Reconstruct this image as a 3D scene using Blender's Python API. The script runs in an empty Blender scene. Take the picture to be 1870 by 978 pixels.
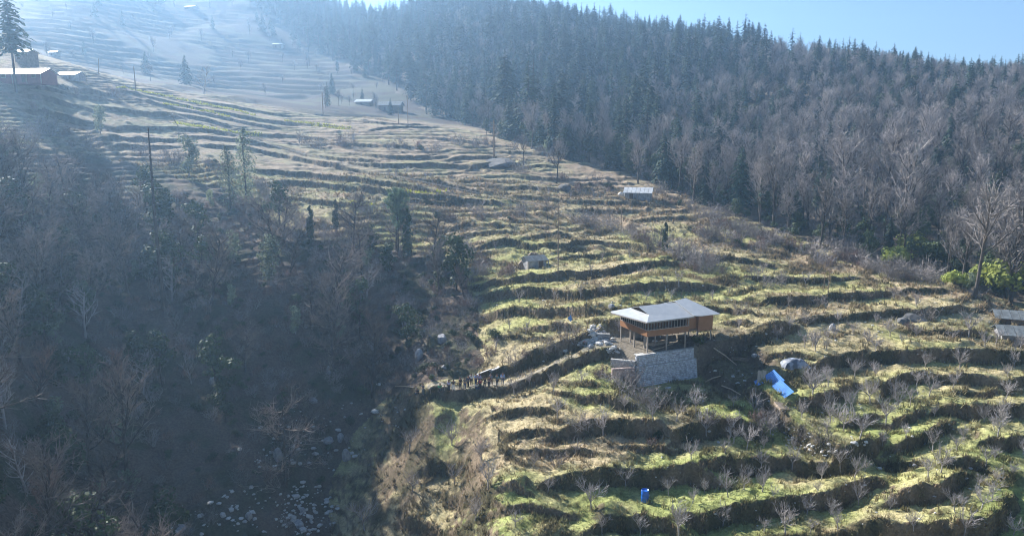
import bpy, bmesh, math, random
import numpy as np
from mathutils import Vector, Matrix

# ------------------------------------------------------------------ camera, world, sun, exposure
scene = bpy.context.scene
COL = scene.collection
F_PX, CU, CV, PITCH = 1350.0, 935.0, 489.0, math.radians(10.0)
cam_data = bpy.data.cameras.new('camera')
cam_data.sensor_width = 36.0
cam_data.lens = 36.0 * F_PX / 1870.0
cam_data.clip_start, cam_data.clip_end = 0.5, 8000.0
cam = bpy.data.objects.new('camera', cam_data)
cam.location = (0, 0, 0)
cam.rotation_euler = (math.radians(90) - PITCH, 0, 0)
COL.objects.link(cam)
scene.camera = cam

SUN_EL, SUN_AZ = math.radians(29), math.radians(-43)      # azimuth measured from +Y towards +X
world = bpy.data.worlds.new('World')
scene.world = world
world.use_nodes = True
wn = world.node_tree
wn.nodes.clear()
w_out = wn.nodes.new('ShaderNodeOutputWorld')
w_bg = wn.nodes.new('ShaderNodeBackground')
w_sky = wn.nodes.new('ShaderNodeTexSky')
w_sky.sky_type = 'NISHITA'
w_sky.sun_disc = False
w_sky.sun_elevation = SUN_EL
w_sky.sun_rotation = SUN_AZ
w_sky.altitude = 1800
w_sky.air_density = 1.0
w_sky.dust_density = 0.5
w_sky.ozone_density = 3.5
w_bg.inputs['Strength'].default_value = 0.05
wn.links.new(w_sky.outputs[0], w_bg.inputs['Color'])
wn.links.new(w_bg.outputs[0], w_out.inputs['Surface'])

sun_data = bpy.data.lights.new('sun', 'SUN')
sun_data.energy = 5.0
sun_data.angle = math.radians(0.5)
sun_data.color = (1.0, 0.97, 0.92)
sun = bpy.data.objects.new('sun', sun_data)
sd = Vector((math.sin(SUN_AZ) * math.cos(SUN_EL), math.cos(SUN_AZ) * math.cos(SUN_EL), math.sin(SUN_EL)))
sun.rotation_euler = sd.to_track_quat('Z', 'Y').to_euler()
COL.objects.link(sun)

scene.view_settings.view_transform = 'Standard'
scene.view_settings.look = 'None'
scene.view_settings.gamma = 1.0
scene.view_settings.exposure = 1.5
scene.render.engine = 'CYCLES'
scene.cycles.use_denoising = True
scene.cycles.denoising_prefilter = 'ACCURATE'
scene.cycles.filter_width = 1.1
scene.cycles.use_adaptive_sampling = False
scene.cycles.volume_bounces = 1
scene.cycles.max_bounces = 6
scene.cycles.transparent_max_bounces = 8

HAZE_DENSITY = 0.00044

# ------------------------------------------------------------------ maths helpers
def pix_dir(u, v):
    """direction through a pixel of the photograph, scaled to forward distance 1"""
    x = (np.asarray(u, float) - CU) / F_PX
    z = -(np.asarray(v, float) - CV) / F_PX
    c, s = math.cos(PITCH), math.sin(PITCH)
    y2 = c + z * s
    z2 = -s + z * c
    return x / y2, z2 / y2

def hash2(ix, iy, seed):
    h = (ix.astype(np.int64) * 374761393 + iy.astype(np.int64) * 668265263 + seed * 1442695041) & 0xffffffff
    h = ((h ^ (h >> 13)) * 1274126177) & 0xffffffff
    h = (h ^ (h >> 16)) & 0xffffffff
    return h / 4294967295.0

def vnoise(x, y, seed=0):
    ix, iy = np.floor(x), np.floor(y)
    fx, fy = x - ix, y - iy
    fx = fx * fx * (3 - 2 * fx); fy = fy * fy * (3 - 2 * fy)
    a = hash2(ix, iy, seed); b = hash2(ix + 1, iy, seed)
    c = hash2(ix, iy + 1, seed); d = hash2(ix + 1, iy + 1, seed)
    return (a * (1 - fx) + b * fx) * (1 - fy) + (c * (1 - fx) + d * fx) * fy - 0.5

def fbm(x, y, scale, seed=0, octs=3, rough=0.5):
    t, a, n = 0.0, 1.0, 0.0
    for o in range(octs):
        k = 2.0 ** o / scale
        t = t + a * vnoise(x * k + 17.3 * o, y * k - 9.1 * o, seed + o * 31)
        n += a; a *= rough
    return t / n * 2.0          # about -1..1

def sstep(a, b, x):
    t = np.clip((x - a) / (b - a), 0, 1)
    return t * t * (3 - 2 * t)

# ------------------------------------------------------------------ the lie of the land: measured points (photo column, row, forward metres)
CTRL = [
 # near orchard slope
 (1200,978,64),(1200,913,69.5),(1200,700,87),(1200,640,94),(1150,550,107),(1000,978,65),(1000,850,76),(1000,740,86),(1000,690,92),
 (1400,978,63),(1400,850,73),(1400,700,87),(1400,600,99),(1600,978,61),(1600,850,71),(1600,700,86),(1600,600,101),(1600,540,116),
 (1860,978,58),(1860,850,69),(1860,740,80),(1860,640,97),(1860,580,114),(1750,530,122),(1400,520,120),(1300,450,146),
 (1080,620,97),(950,640,101),(930,560,114),(930,500,131),(1100,470,141),(930,700,94),
 # mid fields
 (1160,365,188),(1000,360,185),(1000,420,158),(1230,400,170),(800,350,184),(800,400,164),(700,370,172),(560,400,158),(520,350,178),
 (640,300,208),(900,290,228),(1000,300,225),(1100,330,208),(500,270,228),(640,250,246),(800,250,258),(900,262,258),
 (560,212,288),(440,190,282),(700,225,292),(800,237,290),(300,230,222),(300,180,250),(120,190,205),(200,160,235),(70,150,206),(0,150,198),
 (60,215,188),(200,262,186),(350,290,186),(430,330,176),
 # left wooded slope falling to the gully
 (480,395,160),(300,340,164),(100,290,164),(0,260,160),(0,400,120),(0,600,88),(0,800,68),(0,978,56),(200,450,136),(200,620,106),(200,800,86),(200,978,73),
 (420,480,128),(420,650,108),(420,800,94),(420,978,80),(600,470,138),(600,560,124),(600,680,110),(600,800,101),(600,900,94),(600,978,86),
 (740,450,150),(760,540,132),(760,620,115),(720,680,110),(740,800,94),(730,900,86),(660,860,95),(730,978,80),(500,560,119),(830,978,75),(820,850,86),(790,760,92),(915,978,66),(915,850,77),(850,500,134),(860,600,114),(870,660,103),
 (880,712,94),(770,722,97),(890,800,83),
 # wood edge and wooded slope on the right
 (1300,385,182),(1500,440,160),(1700,500,142),(1860,560,127),(1860,450,152),(1700,400,178),(1500,340,206),(1300,300,240),(1150,290,245),(1050,270,262),
 (1860,250,250),(1500,230,285),(1200,230,310),(1000,230,330),
 (1860,165,400),(1600,135,440),(1400,108,490),(1200,90,560),(1000,50,660),(850,24,720),(760,38,760),(690,62,790),(600,25,800),
 (1000,130,430),(1200,140,410),(1500,150,370),(850,200,385),(850,100,500),(850,225,340),
 # hillside behind
 (760,190,400),(650,185,400),(650,130,500),(500,180,380),(500,90,560),(300,100,470),(300,155,345),(120,120,340),(120,60,440),(0,60,400),(0,0,500),(300,0,640),(500,-30,780),
 (150,-60,620),(400,-70,800),
]
def ctrl_arrays():
    P = []
    for u, v, r in CTRL:
        a, t = pix_dir(u, v)
        P.append((a * r, r, t * r))
    # beyond the crest the land falls away, and outside the frame it goes on alike
    for az, R, z in [(-60,50,-28),(-60,90,-12),(-60,150,2),(-60,220,30),(-60,400,90),(-60,700,150),(-60,1500,150),
                     (-48,52,-28),(-48,90,-14),(-48,150,0),(-48,220,24),(-48,400,72),
                     (50,55,-36),(50,90,-34),(50,150,-20),(50,250,5),(50,400,45),(50,600,60),(50,1500,20),
                     (-45,1500,150),(-20,1050,185),(-20,1500,140),(-8,1000,110),(-8,1500,80),(0,980,120),(0,1500,70),(10,900,75),(10,1500,40),(20,700,50),(20,1500,10),(32,650,30),(32,1500,0),
                     (-30,45,-38),(0,45,-44),(30,45,-41),(-45,46,-36)]:
        a = math.radians(az)
        P.append((R * math.sin(a), R * math.cos(a), z))
    return np.array(P)

def warp(x, y):
    return np.stack([np.arctan2(x, y) * 2.6, np.log(np.hypot(x, y))], -1)

CP = ctrl_arrays()
CW = warp(CP[:, 0], CP[:, 1])
def _phi(d2):
    return 0.5 * d2 * np.log(d2 + 1e-12)
_n = len(CP)
_A = np.zeros((_n + 3, _n + 3))
_A[:_n, :_n] = _phi(((CW[:, None] - CW[None]) ** 2).sum(-1)) + np.eye(_n) * 0.0015
_A[:_n, _n] = 1; _A[:_n, _n + 1:] = CW
_A[_n:, :_n] = _A[:_n, _n:].T
_rhs = np.zeros(_n + 3)
_rhs[:_n] = CP[:, 2] / np.hypot(CP[:, 0], CP[:, 1])          # slope angle from the drone keeps far and near in balance
_W = np.linalg.solve(_A, _rhs)
def base_height(x, y):
    q = warp(x, y)
    out = _W[_n] + q[..., 0] * _W[_n + 1] + q[..., 1] * _W[_n + 2]
    for i in range(_n):
        out = out + _W[i] * _phi((q[..., 0] - CW[i, 0]) ** 2 + (q[..., 1] - CW[i, 1]) ** 2)
    return out * np.hypot(x, y)

# ------------------------------------------------------------------ polar grid of the ground sheet
def spread(a, b, n):
    return np.linspace(a, b, n)
AZ = np.radians(np.concatenate([spread(-62, -37.5, 90)[:-1], spread(-37.5, 37.5, 1000), spread(37.5, 52, 50)[1:]]))
LR = np.concatenate([np.linspace(math.log(45), math.log(58), 30)[:-1], np.linspace(math.log(58), math.log(330), 640), np.linspace(math.log(330), math.log(1500), 240)[1:]])
RR = np.exp(LR)
GA, GR = np.meshgrid(AZ, RR)                 # rows = distance
GX, GY = GR * np.sin(GA), GR * np.cos(GA)

# base evaluated on a coarse lattice, then spread to the full grid
_ca = np.linspace(AZ[0], AZ[-1], 220); _cl = np.linspace(LR[0], LR[-1], 220)
_cA, _cL = np.meshgrid(_ca, _cl)
_cx, _cy = np.exp(_cL) * np.sin(_cA), np.exp(_cL) * np.cos(_cA)
_cz = base_height(_cx, _cy)
def lattice(arr, a, l, a0, a1, l0, l1):
    n, m = arr.shape
    fa = np.clip((a - a0) / (a1 - a0) * (m - 1), 0, m - 1.001); fl = np.clip((l - l0) / (l1 - l0) * (n - 1), 0, n - 1.001)
    i, j = fl.astype(int), fa.astype(int); p, q = fl - i, fa - j
    return (arr[i, j] * (1 - q) + arr[i, j + 1] * q) * (1 - p) + (arr[i + 1, j] * (1 - q) + arr[i + 1, j + 1] * q) * p
def base_fast(x, y):
    return lattice(_cz, np.arctan2(x, y), np.log(np.hypot(x, y)), _ca[0], _ca[-1], _cl[0], _cl[-1])

def march(fn, u, v, lift=0.0, r0=50, r1=1400):
    """first point where the ray through a pixel meets fn(x, y) + lift"""
    a, t = pix_dir(u, v)
    r = np.exp(np.linspace(math.log(r0), math.log(r1), 1600))
    g = fn(a * r, r) + lift - t * r
    k = np.nonzero(g > 0)[0]
    if len(k) == 0 or k[0] == 0:
        k = [len(r) - 1] if len(k) == 0 else [1]
    i = k[0]
    f = -g[i - 1] / (g[i] - g[i - 1] + 1e-9)
    rr = r[i - 1] + (r[i] - r[i - 1]) * min(max(f, 0), 1)
    return a * rr, rr

# terrace lips traced left to right, higher ground on the far side: (riser height, reach, points)
LIPS = [
 (1.2,5,[(941,780),(973,774),(998,778)]),
 (2.1,6.5,[(1018,777),(1043,767),(1086,766),(1136,773),(1173,780),(1206,779),(1222,785)]),
 (2.4,6,[(1238,782),(1258,768),(1290,766),(1340,765),(1385,772)]),
 (2.6,7,[(1012,866),(1056,855),(1111,856),(1161,857),(1198,855),(1236,848),(1273,847),(1303,853)]),
 (2.1,6,[(1303,843),(1326,838),(1361,833),(1403,821),(1444,820),(1484,826),(1520,842),(1554,838),(1574,833),(1594,818),(1606,806)]),
 (1.5,4,[(926,878),(948,873),(962,882)]),
 (2.3,6,[(1090,944),(1126,935),(1161,933),(1201,934),(1224,948)]),
 (2.4,7,[(1260,936),(1311,925),(1361,923),(1403,918),(1436,903),(1464,890),(1486,898),(1514,888),(1544,880),(1564,873),(1592,869)]),
 (2.5,7,[(1640,896),(1679,888),(1724,892),(1741,880),(1754,865),(1766,855)]),
 (1.2,4,[(1498,966),(1539,955),(1564,952),(1590,950)]),
 (2.8,7,[(1592,940),(1629,945),(1661,942),(1704,948),(1744,944),(1794,950),(1814,938),(1829,923),(1839,908),(1852,888)]),
 (2.0,5,[(1744,841),(1789,833),(1800,832),(1815,846)]),
 (1.4,4,[(1614,823),(1634,818),(1660,827)]),
 (1.7,5,[(1632,810),(1666,798),(1699,795),(1726,778),(1736,764)]),
 (1.2,4,[(1543,771),(1564,760),(1591,757)]),
 (1.4,4,[(1632,766),(1664,760),(1677,748)]),
 (2.0,6,[(1722,740),(1774,740),(1814,738),(1890,735)]),
 (1.8,5,[(1808,799),(1849,793),(1890,789)]),
 (1.3,6,[(1392,543),(1429,541),(1466,541),(1516,539),(1554,536),(1591,531),(1632,527)]),
 (1.0,5,[(1645,528),(1686,525),(1722,524)]),
 (1.0,5,[(1466,581),(1529,577),(1579,575),(1594,568),(1629,565),(1660,566)]),
 (1.1,5,[(1676,568),(1724,560),(1758,556)]),
 (2.1,7,[(1574,639),(1616,637),(1654,639),(1689,636),(1729,637),(1779,636),(1829,639),(1890,641)]),
 (1.9,6,[(1616,703),(1629,686),(1649,681),(1674,680),(1716,679),(1754,680),(1791,681),(1832,691)]),
 (1.0,4,[(1762,713),(1794,712),(1818,708)]),
 (1.7,5,[(1846,691),(1890,686)]),
 (1.5,5,[(1468,678),(1486,661),(1509,652),(1539,645),(1562,640)]),
 (1.5,5,[(1470,733),(1509,725),(1534,715),(1548,696)]),
 (1.2,4,[(1398,590),(1424,588),(1445,590)]),
 (1.6,7,[(886,537),(936,531),(973,531),(988,526),(1018,527),(1061,531),(1111,527),(1148,522),(1173,519),(1198,514),(1236,514),(1286,516),(1306,514)]),
 (1.8,7,[(886,567),(936,562),(961,557),(1011,556),(1043,556),(1090,560)]),
 (0.9,5,[(1262,558),(1298,553),(1336,557),(1361,570),(1401,577)]),
 (1.0,4,[(1330,580),(1356,577),(1374,586)]),
 (2.0,6,[(1308,626),(1341,620),(1356,607),(1376,597),(1403,591),(1440,588)]),
 (2.2,5,[(896,672),(930,664),(968,652),(1005,638),(1050,620),(1078,608)]),
 (1.7,5,[(760,724),(830,714),(930,700),(965,688),(1000,670),(1060,642),(1100,634),(1140,636)]),
 (2.6,6,[(1308,668),(1350,682),(1400,712),(1440,762),(1480,792),(1540,832)]),
 (1.6,7,[(480,308),(543,311),(593,318),(633,320),(668,325),(708,331),(763,338),(790,346)]),
 (1.6,7,[(498,329),(518,325),(551,327),(593,335),(643,340),(681,344),(718,346),(743,348),(781,353),(818,355),(842,361)]),
 (1.1,6,[(738,360),(793,361),(843,363),(881,364),(932,369)]),
 (0.9,6,[(518,354),(568,365),(606,370),(623,368),(662,376)]),
 (1.3,6,[(462,269),(510,278),(550,289),(593,296),(643,305)]),
 (1.0,6,[(462,258),(518,267),(555,279),(593,288),(640,291),(697,294)]),
 (1.2,7,[(650,297),(680,300),(720,305),(755,299),(793,298),(842,301)]),
 (1.2,6,[(660,279),(705,284),(743,286),(792,285)]),
 (1.2,6,[(832,288),(868,284),(917,286)]),
 (1.8,7,[(862,302),(893,295),(945,296)]),
 (1.0,5,[(752,322),(790,328),(830,338),(877,346)]),
 (1.2,6,[(820,413),(855,405),(893,405),(940,411)]),
 (1.0,5,[(848,426),(880,418),(935,418)]),
 (1.3,6,[(882,442),(918,435),(936,435),(968,442),(1011,445),(1048,448)]),
 (1.0,5,[(963,431),(988,420),(1016,418),(1052,431)]),
 (1.4,6,[(1038,446),(1071,437),(1111,441),(1141,442),(1168,445),(1200,455)]),
 (1.0,5,[(1014,466),(1061,466),(1096,462),(1125,460)]),
 (1.0,6,[(1056,365),(1098,365),(1141,367),(1173,370),(1217,373)]),
 (1.0,6,[(1050,381),(1111,381),(1167,382)]),
 (0.6,5,[(1192,388),(1252,382)]),
 (0.8,6,[(1164,401),(1211,397),(1265,397)]),
 (0.9,6,[(930,354),(961,356),(991,360),(1041,365)]),
 (1.0,6,[(930,338),(963,340),(998,340),(1047,346)]),
 (1.0,6,[(936,319),(961,322),(1017,325)]),
 (1.0,6,[(940,303),(980,300),(1017,303)]),
 (0.8,5,[(940,290),(986,291),(1010,293)]),
 (1.5,7,[(880,513),(930,506),(980,501),(1060,497),(1126,487),(1161,480),(1211,477),(1240,477)]),
 (1.1,6,[(1236,470),(1290,466),(1350,470),(1420,480)]),
 (1.1,6,[(1350,500),(1420,505),(1500,508),(1560,504)]),
 (1.2,8,[(80,150),(125,155),(160,160),(199,167)]),
 (1.2,8,[(70,159),(105,162),(140,165),(175,175),(204,180)]),
 (1.3,8,[(45,175),(83,178),(113,180),(140,190),(174,201)]),
 (1.5,8,[(50,197),(83,198),(105,205),(130,214),(164,221)]),
 (1.3,8,[(186,194),(225,200),(270,203),(313,205),(350,210),(405,224)]),
 (1.3,8,[(208,230),(265,230),(315,231),(350,236),(417,244)]),
 (1.0,8,[(255,178),(275,185),(313,192),(350,200),(400,210),(467,225),(520,232)]),
 (1.0,8,[(210,159),(250,165),(288,176),(313,184),(370,195),(400,202),(467,213),(520,219)]),
 (0.9,8,[(366,180),(425,190),(467,200),(520,206)]),
 (1.3,8,[(180,250),(265,251),(322,250)]),
 (1.3,8,[(206,262),(262,263),(322,262)]),
 (1.0,8,[(366,262),(405,265),(444,268)]),
 (1.0,8,[(346,248),(410,254),(464,258)]),
 (0.9,8,[(550,200),(593,203),(643,210),(710,221)]),
 (1.0,8,[(513,218),(568,222),(618,230),(648,237)]),
 (0.9,8,[(605,217),(655,222),(718,228),(772,229)]),
 (1.0,8,[(680,237),(743,233),(788,231)]),
 (1.0,8,[(462,243),(530,245),(594,253)]),
 (1.0,8,[(596,262),(680,265),(764,268)]),
 (1.0,8,[(780,250),(830,256),(900,262)]),
 (0.9,7,[(900,275),(950,278),(1000,282)]),
 (1.5,5,[(772,854),(805,850),(832,839),(872,842)]),
 (1.4,5,[(804,893),(830,886),(868,897),(910,904)]),
 (1.8,6,[(745,942),(780,950),(822,956),(850,966)]),
 (1.2,5,[(905,748),(960,735),(1010,742)]),
 (1.0,5,[(1075,722),(1120,728),(1150,745)]),
 (1.0,4,[(960,812),(1010,818),(1050,812),(1080,822)]),
 (0.9,4,[(1150,812),(1200,822),(1240,816)]),
 (1.1,5,[(880,930),(930,922),(985,928),(1040,924)]),
 (1.2,5,[(1340,968),(1400,960),(1460,966)]),
 (1.0,5,[(1410,640),(1450,640),(1470,648)]),
 (0.9,5,[(1690,600),(1740,602),(1800,606)]),
 (1.1,5,[(960,590),(1010,586),(1060,590)]),
 (0.8,4,[(900,612),(950,608),(1000,612)]),
]

def resample(P, step):
    out = [P[0]]
    for a, b in zip(P[:-1], P[1:]):
        n = max(1, int(np.hypot(*(b - a)) / step))
        for k in range(1, n + 1):
            out.append(a + (b - a) * k / n)
    return np.array(out)

GZ = base_fast(GX, GY)
ZB = GZ.copy()
GAZ, GLR = np.arctan2(GX, GY), np.log(np.hypot(GX, GY))
riser = np.zeros_like(GZ)
wob = fbm(GX, GY, 5.0, 5, 3) * 0.75 + fbm(GX, GY, 1.4, 8, 3, .7) * 0.5
hvar = 1 + 0.3 * fbm(GX, GY, 9.0, 12, 2)
LIP_WORLD = []
claimed = np.zeros_like(GZ)
for h, W, pts in LIPS:
    h = h * (0.78 if h > 1.6 else 0.9)
    P = np.array([march(base_fast, u, v, h * 0.5) for u, v in pts])
    far = P[:, 1].mean()
    ext = 3.0 if far < 130 else 7.0
    e0 = (P[0] - P[1]) / np.hypot(*(P[0] - P[1])); e1 = (P[-1] - P[-2]) / np.hypot(*(P[-1] - P[-2]))
    P = np.vstack([P[0] + e0 * ext, P, P[-1] + e1 * ext])
    P = resample(P, 2.0 if far < 150 else 4.0)
    # smooth the corners
    for _ in range(2):
        P[1:-1] = (P[:-2] + 2 * P[1:-1] + P[2:]) / 4
    LIP_WORLD.append((h, P))
    x0, y0 = P.min(0) - W * 1.3 - 2; x1, y1 = P.max(0) + W * 1.3 + 2
    m = (GX > x0) & (GX < x1) & (GY > y0) & (GY < y1)
    idx = np.nonzero(m)
    X, Y = GX[idx], GY[idx]
    best = np.full(X.shape, 1e9); sd_ = np.zeros_like(X); along = np.zeros_like(X)
    s0 = 0.0
    for k in range(len(P) - 1):
        ax, ay = P[k]; bx, by = P[k + 1]
        dx, dy = bx - ax, by - ay
        L = math.hypot(dx, dy) + 1e-9
        tr = ((X - ax) * dx + (Y - ay) * dy) / L
        t = np.clip(tr, 0, L)
        px, py = X - ax - dx / L * t, Y - ay - dy / L * t
        d = np.hypot(px, py)
        c = (dx * (Y - ay) - dy * (X - ax)) / L
        b = d < best
        best = np.where(b, d, best)
        sd_ = np.where(b, np.where(c >= 0, d, -d), sd_)
        along = np.where(b, s0 + (tr if k in (0, len(P) - 2) else t), along)
        s0 += L
    tap = sstep(-0.5, ext * 1.7, along) * sstep(-0.5, ext * 1.7, s0 - along)
    d = sd_ + wob[idx] * (0.6 + 0.5 * h / 2)
    b = 0.2 * h + 0.12                     # plan width of the bank
    up = np.clip(1 - d / W, 0, 1)
    dn = -np.clip(1 - (-d - b) / W, 0, 1)
    tt = np.clip(-d / b, 0, 1)
    mid = 1 - 2 * (tt ** 1.15)
    prof = np.where(d >= 0, up, np.where(d < -b, dn, mid))
    GZ[idx] += 0.5 * h * hvar[idx] * tap * prof
    claimed[idx] = np.maximum(claimed[idx], tap * np.clip(1.35 - np.abs(d) / W, 0, 1))
    rz = np.exp(-((d + b * 0.5) / (b * 0.5 + 0.25)) ** 2 * 1.2) * tap
    riser[idx] = np.maximum(riser[idx], rz)

# far hillside terraces: steps along the contour
def in_zone(u0, v0, u1, v1, X, Y, Z, soft=25):
    c, s = math.cos(PITCH), math.sin(PITCH)
    yc = Y * c - Z * s; zc = Y * s + Z * c
    U = CU + F_PX * X / yc; V = CV - F_PX * zc / yc
    return sstep(u0 - soft, u0, U) * sstep(u1 + soft, u1, U) * sstep(v0 - soft, v0, V) * sstep(v1 + soft, v1, V)
AZD = np.degrees(GAZ)
fieldfar = sstep(300, 335, GR) * sstep(-7.5, -10, AZD + (GR - 400) * 0.012) * sstep(-36, -33, AZD * 0 - 30)
fieldfar = sstep(300, 335, GR) * sstep(-8, -11, AZD + np.maximum(GR - 420, 0) * 0.03)
zz = ZB + fbm(GX, GY, 60, 3, 3) * 5 + AZD * 0.25
hh = 4.2
n_ = zz / hh; fl = np.floor(n_); fr = n_ - fl
step_ = fl + np.where(fr < 0.72, fr * 0.25, 0.18 + (fr - 0.72) / 0.28 * 0.82)
gate = sstep(-0.25, 0.1, fbm(GX, GY, 45, 77, 2))
GZ += (step_ - n_) * hh * fieldfar * gate * 0.9
riser = np.maximum(riser, (fr > 0.72) * fieldfar * gate)

# lesser steps between the traced ones
def quant(Z, h, riser_share, seed, warp_amp, warp_scale):
    q = (Z + fbm(GX, GY, warp_scale, seed, 3) * warp_amp) / h
    fl_ = np.floor(q); fr_ = q - fl_; a = 1 - riser_share
    st = fl_ + np.where(fr_ < a, fr_ * 0.3, 0.3 * a + (fr_ - a) / riser_share * (1 - 0.3 * a))
    return (st - q) * h, (fr_ > a).astype(float)
base_slope = np.hypot(np.gradient(ZB, axis=0) / np.gradient(GR, axis=0), np.gradient(ZB, axis=1) / (np.gradient(GAZ, axis=1) * GR))
small_gate = sstep(-0.45, 0.0, fbm(GX, GY, 16, 91, 2)) * sstep(330, 300, GR) * (1 - .85 * sstep(0.45, 1.0, claimed)) * (1 - sstep(.45, .7, base_slope))
dq, rq = quant(ZB, 0.95, 0.26, 93, 0.8, 12)
GZ += dq * small_gate; riser = np.maximum(riser, rq * small_gate * 0.9)

# unevenness of the ground
near = sstep(420, 160, GR)
dome = np.maximum(0, fbm(GX, GY, 1.9, 21, 3, 0.55))
GZ += near * (0.18 * fbm(GX, GY, 2.2, 22, 3) + 0.12 * fbm(GX, GY, .7, 26, 2) + 0.24 * dome) + 0.35 * fbm(GX, GY, 11, 23, 3) + 0.9 * fbm(GX, GY, 45, 24, 2) * sstep(160, 300, GR) + 3.0 * fbm(GX, GY, 120, 25, 3) * sstep(320, 500, GR)
GZ += np.clip(riser, 0, 1) * near * (.22 * fbm(GX, GY, 1.0, 28, 3, .6))
lump = np.clip(fbm(GX, GY, 3.3, 31, 2) - 0.25, 0, 1)
GZ += near * lump * 1.0

def seg_mask(pts, width, soft, lift=0.0):
    P = np.array([march(base_fast, u, v, lift) for u, v in pts])
    best = np.full(GX.shape, 1e9); bz = np.zeros_like(GX)
    for a, b in zip(P[:-1], P[1:]):
        d_ = b - a; L2 = (d_ ** 2).sum()
        t = np.clip(((GX - a[0]) * d_[0] + (GY - a[1]) * d_[1]) / L2, 0, 1)
        d = np.hypot(GX - a[0] - d_[0] * t, GY - a[1] - d_[1] * t)
        best = np.minimum(best, d)
    return sstep(width + soft, width, best)

path_m = seg_mask([(764,716),(830,708),(930,692),(965,682),(1000,664),(1060,637),(1110,626)], 0.5, 0.5, 0.6)

# flat pads for buildings: (world x, y, z, half size)
def flatten(cx, cy, z, rad, soft):
    k = sstep(rad + soft, rad, np.hypot(GX - cx, GY - cy))
    GZ[:] = GZ * (1 - k) + z * k
PADS = []
def terrain_lookup(x, y):
    x = np.asarray(x, float); y = np.asarray(y, float)
    a = np.arctan2(x, y); l = np.log(np.hypot(x, y))
    j = np.clip(np.searchsorted(AZ, a) - 1, 0, len(AZ) - 2); i = np.clip(np.searchsorted(LR, l) - 1, 0, len(LR) - 2)
    q = np.clip((a - AZ[j]) / (AZ[j + 1] - AZ[j]), 0, 1); p = np.clip((l - LR[i]) / (LR[i + 1] - LR[i]), 0, 1)
    return (GZ[i, j] * (1 - q) + GZ[i, j + 1] * q) * (1 - p) + (GZ[i + 1, j] * (1 - q) + GZ[i + 1, j + 1] * q) * p
def ground(x, y):
    return float(terrain_lookup(x, y))
def hit(u, v):
    x, y = march(terrain_lookup, u, v)
    return Vector((float(x), float(y), ground(x, y)))
def at(u, v, r):
    a, t = pix_dir(u, v)
    return Vector((float(a * r), float(r), float(t * r)))

# the house stands on a levelled yard behind its retaining wall
HC = at(1181.5, 644, 91.0)                         # front corner of the house at yard level
H_ANG = math.atan2(0.41, 0.91)
HX = np.array([math.cos(H_ANG), math.sin(H_ANG)]); HY = np.array([-HX[1], HX[0]])
def house_local(X, Y):
    dx, dy = X - HC.x, Y - HC.y
    return dx * HX[0] + dy * HX[1], dx * HY[0] + dy * HY[1]
lx, ly = house_local(GX, GY)
def rect(x0, x1, y0, y1, s0, s1, t0, t1):
    return sstep(x0 - s0, x0, lx) * sstep(x1 + s1, x1, lx) * sstep(y0 - t0, y0, ly) * sstep(y1 + t1, y1, ly)
k = rect(-2.5, 9.0, -6.0, -1.2, 3.0, 3.0, 5.0, 1.0)
GZ = GZ * (1 - k) + (HC.z - 3.8 + 0.22 * (ly + 1.2) + 0.1 * fbm(GX, GY, 2, 71, 2)) * k
k = rect(9.0, 13.0, -5.0, -1.6, 1.5, 3.0, 3.0, 1.2)   # dug bank right of the wall
GZ = GZ * (1 - k) + (HC.z - 1.6 + 0.3 * ly + 0.15 * fbm(GX, GY, 2, 73, 2)) * k
k = rect(-1.3, 8.2, -0.45, 8.5, 1.6, 2.5, 0.25, 2.5)
GZ = GZ * (1 - k) + (HC.z - 0.02) * k
k = rect(7.6, 11.2, -0.4, 8.5, .8, 2.0, .6, 2.5)
GZ = GZ * (1 - k) + (HC.z + 0.55 + .1 * fbm(GX, GY, 1.5, 75, 2)) * k
riser = riser * (1 - rect(-1.3, 8.2, -0.4, 8.5, 1.6, 1.5, 0.3, 2.5))
# ------------------------------------------------------------------ what covers the ground
dzr = np.gradient(GZ, axis=0) / np.gradient(GR, axis=0)
dza = np.gradient(GZ, axis=1) / (np.gradient(GAZ, axis=1) * GR)
slope = np.hypot(dzr, dza)
c_, s_ = math.cos(PITCH), math.sin(PITCH)
yc = GY * c_ - ZB * s_; PU = CU + F_PX * GX / yc; PV = CV - F_PX * (GY * s_ + ZB * c_) / yc
def poly_mask(poly, soft_noise=18):
    U = PU + fbm(GX, GY, 9, 41, 3) * soft_noise; V = PV + fbm(GX, GY, 9, 43, 3) * soft_noise * 0.5
    inside = np.zeros(GX.shape, bool)
    n = len(poly)
    for i in range(n):
        (x1, y1), (x2, y2) = poly[i], poly[(i + 1) % n]
        if y1 == y2: continue
        cnd = (y1 > V) != (y2 > V)
        inside ^= cnd & (U < (x2 - x1) * (V - y1) / (y2 - y1) + x1)
    return inside.astype(float)
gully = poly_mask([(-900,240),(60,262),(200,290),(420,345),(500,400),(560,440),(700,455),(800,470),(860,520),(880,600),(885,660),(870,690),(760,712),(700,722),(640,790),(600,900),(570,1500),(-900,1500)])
wood_r = poly_mask([(1010,285),(1200,330),(1330,392),(1500,445),(1700,500),(1780,545),(2600,560),(2600,-600),(300,-600),(470,10),(560,85),(700,150),(760,190),(800,215),(900,245)])
wood_r = np.where(GR < 100, 0, wood_r)
wood_r = np.maximum(wood_r, ((GR > 700) & (AZD > -19)).astype(float))
col = np.zeros(GX.shape + (3,))
def C(r, g, b): return np.array([r, g, b])
def mix(a, b, t): return a * (1 - t[..., None]) + b * t[..., None]
n1 = fbm(GX, GY, 14, 51, 3) ; n2 = fbm(GX, GY, 4, 53, 3); n3 = fbm(GX, GY, 1.1, 55, 2)
grass = mix(C(.44, .36, .21), C(.37, .36, .145), sstep(-.4, .5, n1 + .4 * n2))
grass = mix(grass, C(.26, .21, .15), sstep(140, 220, GR) * .6)
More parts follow.
